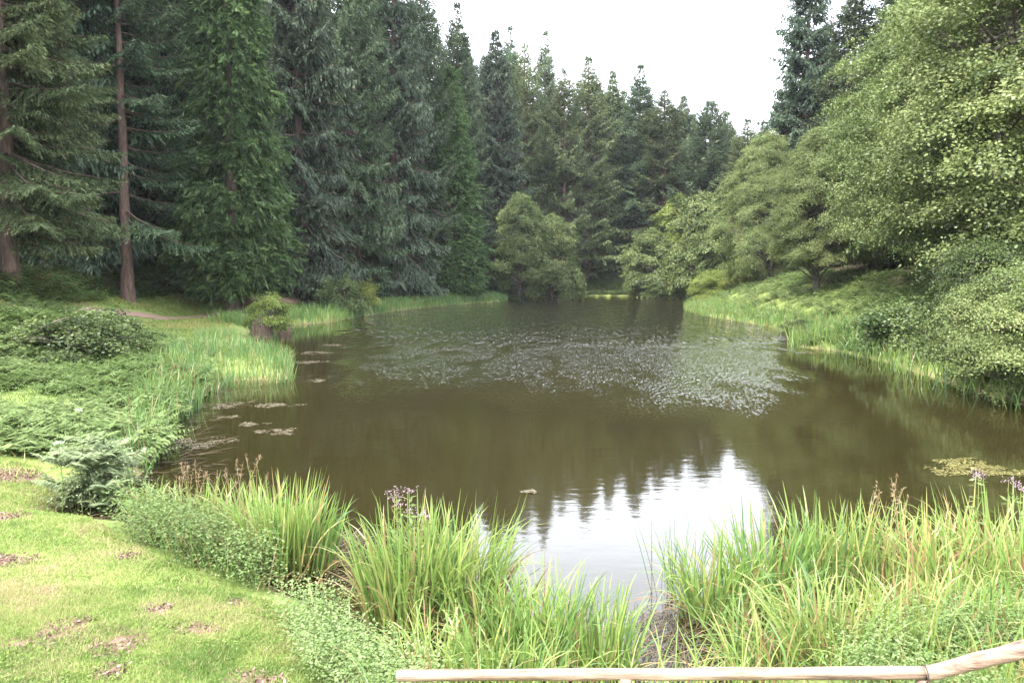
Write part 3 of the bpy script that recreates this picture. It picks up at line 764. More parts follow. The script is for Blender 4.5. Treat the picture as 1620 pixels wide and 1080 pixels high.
def ferns(mb, x, y, z, size, tint0, per=5, pinnae=9):
    n_ = len(x)
    i_ = np.repeat(np.arange(n_), per); k = len(i_)
    a = rng.random(k) * 6.283; L = size[i_] * rng.uniform(.7, 1.2, k)
    lean = rng.uniform(.35, 1.0, k); tt = np.clip(tint0[i_] + rng.normal(0, .12, k), 0, 1)
    j_ = np.repeat(np.arange(k), pinnae * 2); q = np.tile(np.repeat((np.arange(pinnae) + .8) / (pinnae + .3), 2), k); sg = np.tile([-1, 1], k * pinnae)
    h_ = L[j_] * (np.sin(lean[j_]) * q + .25 * q ** 2); v_ = L[j_] * (np.cos(lean[j_]) * q - .28 * q ** 2)
    P = np.column_stack([x[i_][j_] + np.cos(a[j_]) * h_, y[i_][j_] + np.sin(a[j_]) * h_, z[i_][j_] + v_ - .03])
    D = np.column_stack([np.cos(a[j_]) * .45 - np.sin(a[j_]) * sg, np.sin(a[j_]) * .45 + np.cos(a[j_]) * sg, -.2 + rng.normal(0, .15, len(j_))])
    ln = L[j_] * .42 * np.sin(np.clip(1.05 - q, 0.08, 1) * 1.9) * rng.uniform(.8, 1.15, len(j_))
    mb.diamonds(P, D, ln, ln * .20 + .010, np.clip(tt[j_] + rng.normal(0, .06, len(j_)), 0, 1), np.tile([0, 0, 1.0], (len(j_), 1)) + rng.normal(0, .25, (len(j_), 3)), mid=.3)
def herbs(mb, x, y, z, size, tint0, leaves=26, leaf=.06):
    n_ = len(x); i_ = np.repeat(np.arange(n_), leaves); k = len(i_)
    q = rng.random(k) ** .7; a = rng.random(k) * 6.283; r_ = size[i_] * .35 * rng.random(k) ** .6
    P = np.column_stack([x[i_] + np.cos(a) * r_, y[i_] + np.sin(a) * r_, z[i_] + size[i_] * q])
    D = np.column_stack([np.cos(a), np.sin(a), rng.normal(-.1, .35, k)])
    mb.diamonds(P, D, leaf * rng.uniform(.6, 1.4, k), leaf * .5, np.clip(tint0[i_] + rng.normal(0, .14, k), 0, 1), np.tile([0, 0, 1.0], (k, 1)) + rng.normal(0, .5, (k, 3)))

rng = np.random.default_rng(99)
# bracken and wild plants on the left bank, the wood's edge, the right bank
br = MB()
poly_br = zpoly([(-80, 560), (0, 545), (110, 520), (230, 515), (330, 560), (300, 610), (225, 660), (218, 735), (200, 722), (120, 712), (60, 698), (-60, 690), (-200, 700)], .6)
x, y, z, s = scatter(9000, -25, -4, 11, 40, lambda x, y, s: in_poly(x, y, poly_br) & (s > .2) & in_view(x, y, 2) & (rng.random(len(x)) < .6 + 2.6 * (N2(x, y, .45) - .5)))
ferns(br, x, y, z, rng.uniform(.42, .85, len(x)) * (.6 + .8 * N1(x, y, .4)), np.clip(.1 + .9 * N3(x, y, .3), 0, 1), 6, 15)
x, y, z, s = scatter(26000, -60, 3, 34, 140, lambda x, y, s: (((s > 9.5) & (s < 24)) | ((s > 2) & (s < 10) & (N1(x, y, .25) > .52) & (y > 66))) & (x < 3) & in_view(x, y, 2) & (path_dist(x, y) > 1.2) & (N2(x, y, .16) > .3))
ferns(br, x, y, z, rng.uniform(.9, 1.5, len(x)), np.clip(.05 + .6 * N3(x, y, .2), 0.09, 1), 5, 7)
x, y, z, s = scatter(16000, -50, -10, 38, 100, lambda x, y, s: (s > 11) & (s < 21) & in_view(x, y, 3) & (path_dist(x, y) > 2))
ferns(br, x, y, z, rng.uniform(1.2, 2.0, len(x)), np.clip(.05 + .5 * N3(x, y, .2), 0.09, 1), 5, 9)
x, y, z, s = scatter(14000, 5, 60, 40, 150, lambda x, y, s: (s > .6) & (s < 12) & (x > 8) & in_view(x, y, 2) & (rng.random(len(x)) < .8))
ferns(br, x, y, z, rng.uniform(.7, 1.2, len(x)), np.clip(.35 + .8 * N3(x, y, .2), .1, 1), 5, 7)
x, y, z, s = scatter(5000, -5, 32, 128, 152, lambda x, y, s: (s > .3) & (s < 9))
ferns(br, x, y, z, rng.uniform(.9, 1.4, len(x)), np.clip(.5 + .5 * N3(x, y, .2), .1, 1), 5, 6)
x, y, z, s = scatter(3500, 12, 40, 22, 50, lambda x, y, s: (s > .2) & (s < 9) & in_view(x, y, 2) & (N1(x, y, .3) > .4))
ferns(br, x, y, z, rng.uniform(.6, 1.0, len(x)), np.clip(.1 + .7 * N3(x, y, .3), 0, 1), 5, 8)
tag(br.build('bracken', M['bracken']), 'mass of green bracken covering the banks under the trees', 'bracken', kind='stuff')

hb = MB()
ph = zpoly([(185, 820), (230, 790), (330, 800), (400, 850), (430, 900), (400, 915), (300, 885), (220, 850)], .4)
x, y, z, s = scatter(6000, -6, -2, 8, 13, lambda x, y, s: in_poly(x, y, ph))
herbs(hb, x, y, np.maximum(z, -.05), rng.uniform(.4, .8, len(x)), np.clip(.0 + .6 * N3(x, y, 1.5), 0, 1), 18, .045)
ph2 = zpoly([(440, 940), (520, 935), (570, 975), (640, 1010), (700, 1075), (720, 1180), (560, 1180), (480, 1040)], .4)
x, y, z, s = scatter(9000, -4, 1, 4, 10, lambda x, y, s: in_poly(x, y, ph2) & (y > 4.2) & (N1(x, y, 2) > .4))
herbs(hb, x, y, np.maximum(z, -.05), rng.uniform(.25, .6, len(x)), np.clip(.35 + .6 * N3(x, y, 1.5), 0, 1), 20, .035)
ph3 = zpoly([(1380, 1030), (1500, 985), (1640, 950), (1800, 960), (1800, 1400), (1250, 1400), (1300, 1120)], .4)
x, y, z, s = scatter(16000, 1, 8, 3, 9, lambda x, y, s: in_poly(x, y, ph3) & (y > 3.0))
k_ = N1(x, y, 1.8) > .47; x, y, z = x[k_], y[k_], z[k_]
herbs(hb, x, y, np.maximum(z, -.05), rng.uniform(.25, .6, len(x)), np.clip(.2 + .7 * N3(x, y, 1.2), 0, 1), 20, .035)
x, y, z, s = scatter(1100, -25, -4, 11, 40, lambda x, y, s: in_poly(x, y, poly_br) & (s > 0) & in_view(x, y, 2))
herbs(hb, x, y, z, rng.uniform(.3, .7, len(x)), np.clip(.1 + .5 * N3(x, y, .8), 0, 1), 30, .065)
tag(hb.build('undergrowth', M['herb']), 'leafy nettles and herbs growing between the reeds and the lawn', 'undergrowth', kind='stuff')

def reed_tint(n_, mean, dry=.08):
    t = np.clip(rng.normal(mean + .1, .15, n_), .16, 1); d_ = rng.random(n_) < dry; t[d_] = rng.uniform(0, .14, d_.sum()); return t
rd = MB()
# reed fringe of the left bank, near to far
fr_poly = zpoly([(180, 760), (205, 690), (240, 600), (300, 560), (350, 535), (385, 548), (462, 566), (466, 604), (352, 606), (326, 628), (288, 660), (262, 696), (230, 745)], .2)
x, y, z, s = scatter(42000, -16, -5, 12, 50, lambda x, y, s: in_poly(x, y, fr_poly) & (s > -1.0) & (rng.random(len(x)) < np.clip(.25 + 1.3 * (N1(x, y, .5) - .25), .1, 1)))
n_ = len(x)
rd.blades(np.column_stack([x, y, np.maximum(z, -.02)]), rng.random(n_) * 6.283, rng.uniform(.42, .95, n_) * (.6 + .7 * N2(x, y, .5)), rng.uniform(.02, .35, n_), .022, rng.random(n_) ** 2 * .6,
          np.clip(reed_tint(n_, .8, .12) * (.62 + .7 * N3(x, y, .4)), 0, .88), 4)
x, y, z, s = scatter(60000, -20, 3, 52, 135, lambda x, y, s: (s > -.4) & (s < 3.2) & (x < 3) & (rng.random(len(x)) < .9))
n_ = len(x)
rd.blades(np.column_stack([x, y, np.maximum(z, -.02)]), rng.random(n_) * 6.283, rng.uniform(.6, 1.2, n_), rng.uniform(.02, .4, n_), .05, rng.random(n_) ** 2 * .5, np.clip(reed_tint(n_, .8, .05) * (.7 + .5 * N3(x, y, .3)), 0, 1), 3)
x, y, z, s = scatter(56000, 11, 32, 19, 135, lambda x, y, s: (s > -.7) & (s < 2.6) & (x > 11))
n_ = len(x)
rd.blades(np.column_stack([x, y, np.maximum(z, -.02)]), rng.random(n_) * 6.283, rng.uniform(.5, 1.1, n_), rng.uniform(.02, .4, n_), .035, rng.random(n_) ** 2 * .5, reed_tint(n_, .6, .05), 3)
# the bed in front, between the lawn and the open water
nb_poly = zpoly([(620, 1040), (680, 975), (760, 985), (900, 1020), (1010, 1060), (1150, 1050), (1180, 1000), (1400, 990), (1640, 950), (1800, 940), (1800, 1300), (900, 1300), (640, 1300)], .1)
gap = zpoly([(1000, 930), (1110, 930), (1150, 1000), (1150, 1075), (1060, 1110), (990, 1060)], .0)
x, y, z, s = scatter(15000, -3, 8, 4.9, 10, lambda x, y, s: in_poly(x, y, nb_poly) & ~in_poly(x, y, gap) & (y > 5.5) & (rng.random(len(x)) < np.clip(.1 + 1.5 * (N1(x, y, 1.6) - .42), .02, .8)))
n_ = len(x)
rd.blades(np.column_stack([x, y, np.maximum(z, -.02)]), rng.random(n_) * 6.283, rng.uniform(.4, .95, n_), rng.uniform(.02, .45, n_), rng.uniform(.010, .022, n_), rng.random(n_) ** 1.5 * .8, reed_tint(n_, .42, .13), 6)
x, y, z, s = scatter(19000, -6, 8, 3.2, 12, lambda x, y, s: (in_poly(x, y, ph) | in_poly(x, y, ph2) | in_poly(x, y, ph3)) & (y > 4.6) & (N2(x, y, 2.2) > np.where(x > 0, .3, .47)))
n_ = len(x)
rd.blades(np.column_stack([x, y, np.maximum(z, -.02)]), rng.random(n_) * 6.283, rng.uniform(.25, .75, n_), rng.uniform(.02, .4, n_), rng.uniform(.006, .015, n_), rng.random(n_) ** 1.5 * .8, reed_tint(n_, .6, .16), 5)
tag(rd.build('reeds', M['reed']), 'long green reeds and sedges fringing the water all round the lake', 'reeds', kind='stuff')

def reed_clump(px, py, r_, n_, h0, h1, tintm, label, dry=.08, wid=.026, droop=.6, lean=.35, flowers=0, heads=0, zg=0.0, arch=.7, fcol='flower'):
    q = on_z(px, py, zg); zz = max(hz(*q), -.03)
    root = empty('reed_clump', (q[0], q[1], zz))
    a = rng.random(n_) * 6.283; rr = r_ * np.sqrt(rng.random(n_))
    P = np.column_stack([np.cos(a) * rr, np.sin(a) * rr, np.full(n_, -.02)])
    azm = a + rng.normal(0, .8, n_); ln = rng.uniform(h0, h1, n_)
    le = lean * (rr / r_) * rng.uniform(.2, 1.1, n_) + .02
    dr = (rng.random(n_) ** (1 / max(arch, .1))) * droop
    mb = MB(); mb.blades(P, azm, ln, le, wid * rng.uniform(.6, 1.25, n_), dr, reed_tint(n_, tintm, dry), 7)
    nd_ = int(n_ * .28); a2 = rng.random(nd_) * 6.283; r2 = r_ * np.sqrt(rng.random(nd_))
    mb.blades(np.column_stack([np.cos(a2) * r2, np.sin(a2) * r2, np.full(nd_, -.02)]), a2 + rng.normal(0, .8, nd_), rng.uniform(.25, .7, nd_) * h1, rng.uniform(.3, 1.2, nd_), wid * .8, rng.random(nd_), rng.uniform(0, .13, nd_), 5)
    mb.build('leaf_blades', M['reed'], root)
    if heads:
        sb = MB(); hb_ = MB()
        for k in range(heads):
            a_ = rng.random() * 6.28; r0 = r_ * rng.random() * .95; H_ = h1 * rng.uniform(.9, 1.14); dx, dy = rng.normal(0, .12, 2)
            p0 = np.array([math.cos(a_) * r0, math.sin(a_) * r0, 0]); t = np.linspace(0, 1, 5)[:, None]
            c = p0 + np.array([dx, dy, 0]) * H_ * t ** 2 + np.array([0, 0, H_]) * t
            sb.tube(c, [.005, .004, .004, .003, .002], 4, tint=.12)
            hb_ = MB(); m_ = 26; qq = rng.uniform(.8, 1.02, m_); pc = p0 + np.array([dx, dy, 0]) * H_ * qq[:, None] ** 2 + np.array([0, 0, H_]) * qq[:, None]
            hb_.diamonds(pc, rng.normal(0, .5, (m_, 3)) + [0, 0, .7], .05, .012, rng.random(m_)); hb_.build('seed_head', M['seed'], root)
        sb.build('stalks', M['reed'], root)
    if flowers:
        fb = MB(); sb = MB(); lb = MB()
        for k in range(flowers):
            a_ = rng.random() * 6.28; r0 = r_ * rng.random() * .55; H_ = h1 * rng.uniform(.82, 1.0)
            p0 = np.array([math.cos(a_) * r0, math.sin(a_) * r0, 0]); top = p0 + [rng.normal(0, .04), rng.normal(0, .04), H_]
            sb.tube(np.array([p0, (p0 + top) / 2, top]), [.005, .004, .003], 4, tint=.35)
            fb = MB(); m_ = 40; fb.diamonds(top + rng.normal(0, 1, (m_, 3)) * [.04, .04, .02], rng.normal(0, 1, (m_, 3)), .018, .012, rng.random(m_)); fb.build('flower_head', M[fcol], root)
            m_ = 24; hq = rng.uniform(.3, .95, m_); lb.diamonds(p0 + (top - p0) * hq[:, None], rng.normal(0, 1, (m_, 3)) * [1, 1, .3], .10, .03, rng.uniform(.3, .8, m_))
        sb.build('flower_stems', M['reed'], root); lb.build('stem_leaves', M['herb'], root)
    tag(root, label, 'reed clump', 'reed clumps along the near bank')
    return root
RC = [
 (448, 905, .42, 330, .8, 1.36, .40, 'tall yellow striped iris clump at the end of the lawn', dict(dry=.12, droop=.35, lean=.3)),
 (492, 902, .28, 150, .7, 1.15, .62, 'deep green iris clump leaning right beside the yellow striped one', dict(dry=.05, droop=.45, lean=.3)),
 (385, 868, .38, 150, .6, 1.05, .38, 'reed clump with feathery brown seed spikes rising behind the herbs', dict(dry=.15, heads=12)),
 (300, 850, .42, 150, .5, .95, .40, 'pale reed clump with rusty stems beside the small muddy inlet', dict(dry=.25, heads=10)),
 (235, 820, .26, 80, .4, .8, .45, 'small thin reed clump next to the muddy inlet', dict(dry=.2)),
 (150, 790, .30, 110, .45, .75, .66, 'dark iris clump with broad leaves under the grey green fern', dict(wid=.024, droop=.7, lean=.6)),
 (650, 985, .44, 340, .85, 1.46, .42, 'tall reed clump with pale pink flowers in front of the dark water', dict(flowers=6, dry=.10, droop=.5, lean=.3)),
 (728, 975, .40, 270, .8, 1.42, .5, 'dense arching reed clump right of the pink flowered one', dict(droop=.65, lean=.45, dry=.08)),
 (760, 1010, .34, 150, .6, 1.0, .58, 'shorter green reed clump at the left side of the sky reflection', dict(droop=.6)),
 (850, 1040, .40, 200, .6, 1.05, .55, 'upright fresh green clump below the sky reflection', dict(droop=.5, lean=.3)),
 (940, 1055, .36, 170, .5, .95, .5, 'spiky reed clump left of the dark flattened reeds', dict(droop=.5, lean=.35)),
 (1070, 945, .30, 46, .7, 1.2, .85, 'sparse thin dark reeds standing in the white sky reflection', dict(wid=.011, droop=.35, lean=.4)),
 (1130, 975, .36, 170, .6, 1.1, .55, 'bright arching clump right of the flattened reeds', dict(droop=.8, lean=.5)),
 (1215, 955, .42, 240, .7, 1.28, .62, 'fresh green clump at the right edge of the sky reflection', dict(droop=.55, lean=.4)),
 (1310, 950, .38, 200, .8, 1.36, .58, 'upright green clump standing out against the brown water', dict(droop=.45, lean=.3)),
 (1400, 955, .42, 220, .65, 1.26, .40, 'pale fluffy reed clump between the upright green clumps', dict(droop=.6, dry=.2, heads=8)),
 (1490, 965, .42, 240, .75, 1.36, .34, 'yellowish reed clump with bent tips left of the pink flowers', dict(droop=.75, dry=.2)),
 (1575, 950, .46, 250, .8, 1.48, .36, 'tall clump with pink flowers and rusty tips near the right edge', dict(flowers=5, dry=.3, droop=.7)),
 (1645, 985, .46, 240, .85, 1.5, .42, 'thick reed clump cut by the right edge of the picture', dict(dry=.15)),
 (1330, 1080, .50, 260, .55, 1.0, .45, 'wide clump of long drooping leaves just behind the fence rail', dict(droop=.95, lean=.6, wid=.02)),
 (1215, 1065, .36, 150, .5, .85, .58, 'low arching clump at the right side of the flattened reeds', dict(droop=.95, lean=.6)),
 (1440, 1060, .42, 180, .5, .95, .36, 'straw coloured clump with rusty dead leaves behind the rail joint', dict(droop=.85, dry=.35)),
 (1540, 1050, .38, 140, .5, .9, .45, 'loose grassy clump above the rising rail', dict(droop=.8, dry=.15)),
 (690, 1085, .42, 170, .45, .8, .45, 'low clump of fine arching leaves above the left end of the rail', dict(droop=.85)),
 (800, 1100, .42, 190, .5, .9, .5, 'green clump leaning over the middle of the rail', dict(droop=.7)),
 (548, 1062, .07, 12, .35, .5, .85, 'single small blue green iris fan in the lawn corner', dict(wid=.022, droop=.1, lean=.2, dry=0)),
]
for px, py, r_, n_, h0, h1, tm, lab, kw in RC: reed_clump(px, py, r_, n_, h0, h1, tm, lab, **kw)

# grey green fern at the bend of the lawn
q = on_z(146, 762, .4); fe = empty('fern', (q[0], q[1], hz(*q)))
fb = MB(); k = 34; xx = rng.normal(0, .26, k); yy = rng.normal(0, .3, k)
ferns(fb, xx, yy, rng.uniform(.25, 1.15, k), rng.uniform(.28, .46, k), rng.uniform(.3, .9, k), 7, 20)
herbs(fb, rng.normal(0, .3, 70), rng.normal(0, .3, 70), np.full(70, .1), rng.uniform(.6, 1.15, 70), rng.uniform(.4, .9, 70), 22, .05)
fb.build('fronds', M['palefern'], fe)
sb = MB()
for a_ in range(14): sb.tube([(xx[a_], yy[a_], -.1), (xx[a_] * 1.1, yy[a_] * 1.1, .5)], [.01, .006], 4, .7)
sb.build('stems', M['herb'], fe)
tag(fe, 'large grey green fern at the bend between lawn and inlet', 'fern')
# white umbel flowers by the fern
for px, py, zz, lab in [(123, 648, 1.2, 'small white flower head above the bracken left of the reeds'), (93, 700, 1.2, 'tiny white flower head over the grey green fern')]:
    q = on_z(px, py, zz); z0 = hz(*q); ro = empty('wild_flower', (q[0], q[1], z0))
    sb = MB(); sb.tube([(0, 0, -.05), (.02, .01, (zz - z0) / 2), (0, 0, zz - z0)], [.006, .005, .004], 4, .5); sb.build('stem', M['herb'], ro)
    fb = MB(); fb.diamonds(np.array([0, 0, zz - z0]) + rng.normal(0, 1, (50, 3)) * [.03, .03, .01], rng.normal(0, 1, (50, 3)) * [1, 1, .2], .02, .015, rng.random(50)); fb.build('flower_head', M['white_flower'], ro)
    tag(ro, lab, 'flower', 'white wild flowers on the left bank')

# flattened dead reeds lying in the water
db = MB()
x, y, z, s = scatter(800, .9, 2.6, 5.5, 8.2, lambda x, y, s: in_poly(x, y, gap))
n_ = len(x); a = rng.normal(1.2, .8, n_)
for lift in (0,):
    db.blades(np.column_stack([x, y, np.full(n_, .012)]), a, rng.uniform(.15, .5, n_), rng.uniform(1.35, 1.55, n_), .012, .0, rng.random(n_) * .55, 3, twist=np.full(n_, np.pi / 2))
x, y, z, s = scatter(26000, -13, -3.5, 10.5, 30, lambda x, y, s: (s < .25) & (s > -1.5) & (x < -3.9) & (rng.random(len(x)) < .13 * (1 - sst(-.3, -2.2, s) * .85) * (N1(x, y, .9) > .45)))
n_ = len(x)
db.blades(np.column_stack([x, y, np.maximum(z, 0) + .012]), rng.normal(.2, .5, n_), rng.uniform(.2, .6, n_), rng.uniform(1.4, 1.56, n_), .02, 0, rng.uniform(.1, .8, n_), 2, twist=np.full(n_, np.pi / 2))
x, y, z, s = scatter(1800, -3.2, -1.2, 7, 11, lambda x, y, s: in_poly(x, y, zpoly([(500, 930), (520, 850), (580, 850), (600, 940)], 0)))
n_ = len(x)
db.blades(np.column_stack([x, y, np.maximum(z, 0) + .012]), rng.normal(.5, .9, n_), rng.uniform(.15, .45, n_), rng.uniform(1.3, 1.56, n_), .014, 0, rng.uniform(.0, .8, n_), 3, twist=np.full(n_, np.pi / 2))
tag(db.build('dead_reeds', M['dead']), 'flattened brown dead reeds lying on the water by the bank', 'dead reeds', kind='stuff')

# floating mats of weed
WM = [
 (438, 683, .42, .10, 'pale floating weed mat farthest out from the left bank', 'weed'),
 (400, 671, .30, .07, 'small weed mat between two paler ones off the left bank', 'weed'),
 (366, 660, .26, .07, 'small round pale weed mat nearest the reed promontory', 'weed'),
 (435, 641, .60, .09, 'long thin weed mat below the reed promontory', 'weed'),
 (350, 642, .55, .12, 'brown weed mat at the mouth of the shaded cove', 'weed'),
 (300, 702, .75, .24, 'broad brown weed mat floating over the cove left of the open water', 'weed'),
 (505, 602, .30, .07, 'weed speck beside the reed promontory', 'weed'),
 (490, 573, .55, .10, 'flat weed mat with dark edge right of the promontory reeds', 'weed'),
 (500, 558, .75, .12, 'long streaked weed mat just below the tree stumps', 'weed'),
 (525, 546, .55, .10, 'faint weed streak right of the tree stumps', 'weed'),
 (1540, 741, .78, .22, 'yellow green weed raft floating on the right side', 'greenweed'),
 (838, 778, .10, .03, 'tiny weed tuft floating at the top of the sky reflection', 'weed'),
]
for px, py, rx, ry, lab, mt in WM:
    q = on_z(px, py); d_ = math.hypot(*q); mb = MB()
    k = int(1200 * rx) + 60
    ry2 = ry * d_ / 9.0 * 1.5
    nf = 2600 if mt == 'greenweed' else k
    a = rng.random(nf) * 6.283; rr = np.sqrt(rng.random(nf)) * (1 + .35 * np.sin(a * 3 + rng.random() * 6) + .2 * np.sin(a * 7))
    P = np.column_stack([np.cos(a) * rr * rx, np.sin(a) * rr * ry2, rng.uniform(.004, .02, nf)])
    kp = N2(P[:, 0] + q[0], P[:, 1] + q[1], 4.0) > (.36 if mt == 'greenweed' else .42)
    P = P[kp]; nf = len(P); D = np.column_stack([rng.normal(0, 1, (nf, 2)), rng.normal(0, .05, nf)])
    mb.diamonds(P, D, .055 * rng.uniform(.6, 1.5, nf), .03, rng.random(nf), np.tile([0, 0, 1.0], (nf, 1)) + rng.normal(0, .15, (nf, 3)))
    o = mb.build('floating_weed', M[mt]); o.location = (q[0], q[1], 0)
    tag(o, lab, 'weed mat', 'weed mats floating on the lake')

# old tree stumps standing in the water
for px, py, r_, h_, lab in [(413, 534, .55, .95, 'larger dark rotten stump in the water under the yellow green bush'), (450, 524, .42, .55, 'smaller reddish stump right of the bush in the water')]:
    q = on_z(px, py); ro = empty('tree_stump', (q[0], q[1], 0))
    mb = MB(); k = 18; lv = 7
    a = np.linspace(0, 2 * np.pi, k, endpoint=False); prof = np.linspace(1.2, .85, lv)
    rim = r_ * (1 + .16 * np.sin(a * 5 + 1) + .1 * rng.normal(size=k))
    V = []
    for l_ in range(lv):
        zt = (-.3 + (h_ + .3) * l_ / (lv - 1)) * (1 + (.18 * rng.normal(size=k) if l_ == lv - 1 else 0))
        V.append(np.column_stack([np.cos(a) * rim * prof[l_], np.sin(a) * rim * prof[l_], np.full(k, 1) * zt]))
    V.append(np.column_stack([np.cos(a) * rim * .4, np.sin(a) * rim * .4, np.full(k, h_ * .75)]))
    V = np.concatenate(V); ii = np.arange(lv)[:, None] * k; jj = np.arange(k)[None]
    mb.add(V, np.stack([ii + jj, ii + (jj + 1) % k, ii + k + (jj + 1) % k, ii + k + jj], -1).reshape(-1, 4))
    mb.build('stump_wood', M['stump'], ro)
    mb = MB(); m_ = 140; aa = rng.random(m_) * 6.28
    mb.diamonds(np.column_stack([np.cos(aa) * r_ * .8, np.sin(aa) * r_ * .8, h_ * rng.uniform(.7, 1.05, m_)]), rng.normal(0, 1, (m_, 3)), .16, .07, rng.uniform(.2, .8, m_))
    mb.build('moss_tufts', M['herb'], ro)
    tag(ro, lab, 'stump', 'old stumps in the water')

# ------------------------------------------------------------------ lawn and wild grass
lw = MB()
lawn_poly = zpoly([(-260, 712), (0, 716), (60, 724), (110, 755), (145, 795), (185, 812), (240, 852), (310, 885), (400, 907), (465, 915), (530, 970), (570, 1040), (640, 1130), (640, 1500), (-900, 1500)], .5)
def lawn_band(n_, y0, y1, wdt, h0, h1):
    x, y, z, s = scatter(n_, -.66 * y1 - 1, .0, y0, y1, lambda x, y, s: in_poly(x, y, lawn_poly) & in_view(x, y, .4))
    k = rng.random(len(x)) > np.clip(bare_at(x, y) * 1.15 - .1, 0, .97) * (.7 + .3 * (N2(x, y, 9) > .4)); x, y, z = x[k], y[k], z[k]; m_ = len(x)
    patch = N2(x, y, 1.1) * .6 + N3(x, y, 4.5) * .4
    t = np.clip(.52 + 2.3 * (patch - .5) + rng.normal(0, .16, m_), 0, 1); dry_ = rng.random(m_) < .14 + .35 * sst(.5, .3, N1(x, y, 1.6)); t[dry_] = rng.uniform(0, .3, dry_.sum())
    hh_ = rng.uniform(h0, h1, m_) * (.6 + .8 * N1(x, y, 2.3))
    lw.blades(np.column_stack([x, y, z - .005]), rng.random(m_) * 6.283, hh_, rng.uniform(.1, 1.1, m_), wdt, rng.random(m_) * .5, t, 2)
lawn_band(430000, 3.6, 8.0, .0055, .03, .075)
lawn_band(260000, 8.0, 14.5, .009, .03, .075)
x, y, z, s = scatter(60000, -9, 0, 3.6, 13.5, lambda x, y, s: in_poly(x, y, lawn_poly) & in_view(x, y, .4) & (N3(x, y, 1.7) > .55) & (bare_at(x, y) < .5))
m_ = len(x); a = rng.random(m_) * 6.283
lw.diamonds(np.column_stack([x, y, z + rng.uniform(.02, .055, m_)]), np.column_stack([np.cos(a), np.sin(a), rng.normal(0, .2, m_)]), .022, .018, np.clip(rng.normal(.8, .15, m_), 0, 1), np.tile([0, 0, 1.0], (m_, 1)) + rng.normal(0, .3, (m_, 3)), mid=.55)
edge_poly = zpoly([(420, 930), (480, 950), (560, 1040), (640, 1120), (600, 1130), (500, 1020)], .4)
tag(lw.build('lawn_grass', M['lawn']), 'short mown lawn grass in the lower left corner', 'grass', kind='stuff')

sb = MB()
x, y, z, s = scatter(160000, -9, 0, 3.6, 13.5, lambda x, y, s: in_poly(x, y, lawn_poly) & in_view(x, y, .4) & (bare_at(x, y) > .35) & (N3(x, y, 6) > .42))
m_ = len(x)
sb.diamonds(np.column_stack([x, y, z + rng.uniform(.0, .018, m_)]), rng.normal(0, 1, (m_, 3)) * [1, 1, .4], rng.uniform(.015, .05, m_), rng.uniform(.012, .035, m_), rng.random(m_))
tag(sb.build('soil_crumbs', leaf_mat('reddish_soil', [(0, (.05, .03, .024)), (.5, (.15, .085, .068)), (1, (.27, .17, .14))], .0, .02, .02, .01)), 'reddish brown crumbs of bare earth in the worn lawn patches', 'soil', kind='stuff')
wg = MB()
x, y, z, s = scatter(90000, -32, -5, 12, 66, lambda x, y, s: (s > 1.0) & (s < 16) & in_view(x, y, 1.5) & (path_dist(x, y) > 1.0) & (rng.random(len(x)) < .8))
n_ = len(x)
wg.blades(np.column_stack([x, y, z - .01]), rng.random(n_) * 6.283, rng.uniform(.10, .30, n_), rng.uniform(.1, .8, n_), .012 + .0006 * y, rng.random(n_) * .5,
          np.clip(.5 + 1.6 * (N2(x, y, .25) - .5) + rng.normal(0, .15, n_), 0, 1), 2)
x, y, z, s = scatter(50000, -26, 60, 60, 150, lambda x, y, s: (s > .5) & (s < 12) & in_view(x, y, 2))
n_ = len(x)
wg.blades(np.column_stack([x, y, z - .01]), rng.random(n_) * 6.283, rng.uniform(.2, .45, n_), rng.uniform(.1, .8, n_), .06, rng.random(n_) * .5, np.clip(.55 + 1.2 * (N2(x, y, .2) - .5) + rng.normal(0, .15, n_), 0, 1), 2)
x, y, z, s = scatter(26000, 12, 34, 22, 60, lambda x, y, s: (s > .2) & (s < 10) & in_view(x, y, 2))
n_ = len(x)
wg.blades(np.column_stack([x, y, z - .01]), rng.random(n_) * 6.283, rng.uniform(.15, .4, n_), rng.uniform(.1, .8, n_), .03, rng.random(n_) * .5, np.clip(.6 + rng.normal(0, .2, n_), 0, 1), 2)
tag(wg.build('wild_grass', M['wildgrass']), 'rough wild grass on the banks below the trees', 'grass', kind='stuff')

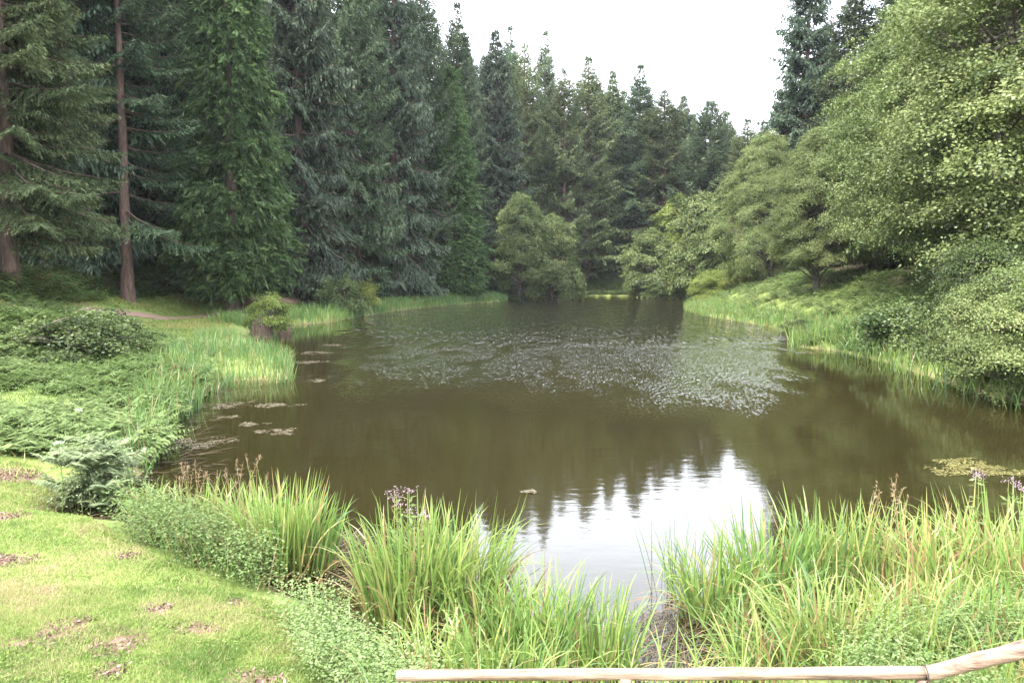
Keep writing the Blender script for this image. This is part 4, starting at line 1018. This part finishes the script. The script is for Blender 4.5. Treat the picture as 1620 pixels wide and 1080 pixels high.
# ------------------------------------------------------------------ fence of peeled poles
def fence():
    Yr = 4.95
    A = at_y(628, 1068, Yr + .06); B = at_y(1462, 1065, Yr); Cc = at_y(1700, 1006, Yr - .1)
    ro = empty('wooden_fence', (float(B[0]), float(B[1]), hz(B[0], B[1])))
    O = np.array(ro.location)
    def rail(p, q_, r0, r1):
        mb = MB(); k = 40; t = np.linspace(0, 1, k)[:, None]
        c = p * (1 - t) + q_ * t; c = c + np.cumsum(rng.normal(0, .0009, (k, 3)), 0)
        rr = np.linspace(r0, r1, k) * (1 + .04 * np.sin(t[:, 0] * 23) + rng.normal(0, .012, k))
        e = (q_ - p) / np.linalg.norm(q_ - p)
        c = np.concatenate([[c[0] - e * .001], c, [c[-1] + e * .001]]); rr = np.concatenate([[.002], rr, [.002]])
        mb.tube(c - O, rr, 14)
        return mb.build('rail', M['rail'], ro, smooth=True)
    rail(A, B - [.012, 0, 0], .036, .043); rail(B + [.008, 0, -.0], Cc, .047, .058)
    for px, r_ in ((652, .036), (990, .042), (1461, .045), (1690, .05)):
        t = (at_y(px, 1066, Yr)[0]); 
        zt = (A[2] if px < 700 else B[2]) - .035 if px < 1600 else Cc[2] - .05
        zb_ = hz(t, Yr) - .3
        mb = MB(); zz = np.array([zb_, zb_ + .001, (zb_ + zt) / 2, zt - .001, zt]); 
        mb.tube(np.column_stack([np.full(5, t), np.full(5, Yr + .01), zz]) - O, [.002, r_, r_, r_ * .95, .002], 12, jitter=.04)
        mb.build('post', M['rail'], ro, smooth=True)
    mb = MB(); a = np.linspace(0, 2 * np.pi, 15)
    mb.tube(np.column_stack([np.zeros(15) + B[0], B[1] + np.cos(a) * .054, B[2] + np.sin(a) * .054]) - O, .004, 6)
    mb.build('binding_wire', M['iron'], ro)
    tag(ro, 'low round pole fence along the bottom edge with one rail rising to the right', 'fence')
fence()

# ------------------------------------------------------------------ thin summer haze
m, n, o = new_mat('summer_haze')
pv = n.nodes.new("ShaderNodeVolumePrincipled"); pv.inputs['Color'].default_value = (.92, .95, 1, 1); pv.inputs['Density'].default_value = .00012
n.links.new(pv.outputs[0], o.inputs['Volume'])
c8 = np.array([(a, b_, c) for a in (-345, 345) for b_ in (-60, 545) for c in (-4, 75)], float)
q = MB(); q.add(c8, [(0, 1, 3, 2), (4, 6, 7, 5), (0, 4, 5, 1), (2, 3, 7, 6), (0, 2, 6, 4), (1, 5, 7, 3)])
tag(q.build('haze', m), 'thin pale summer haze over the whole lake', 'haze', kind='stuff')
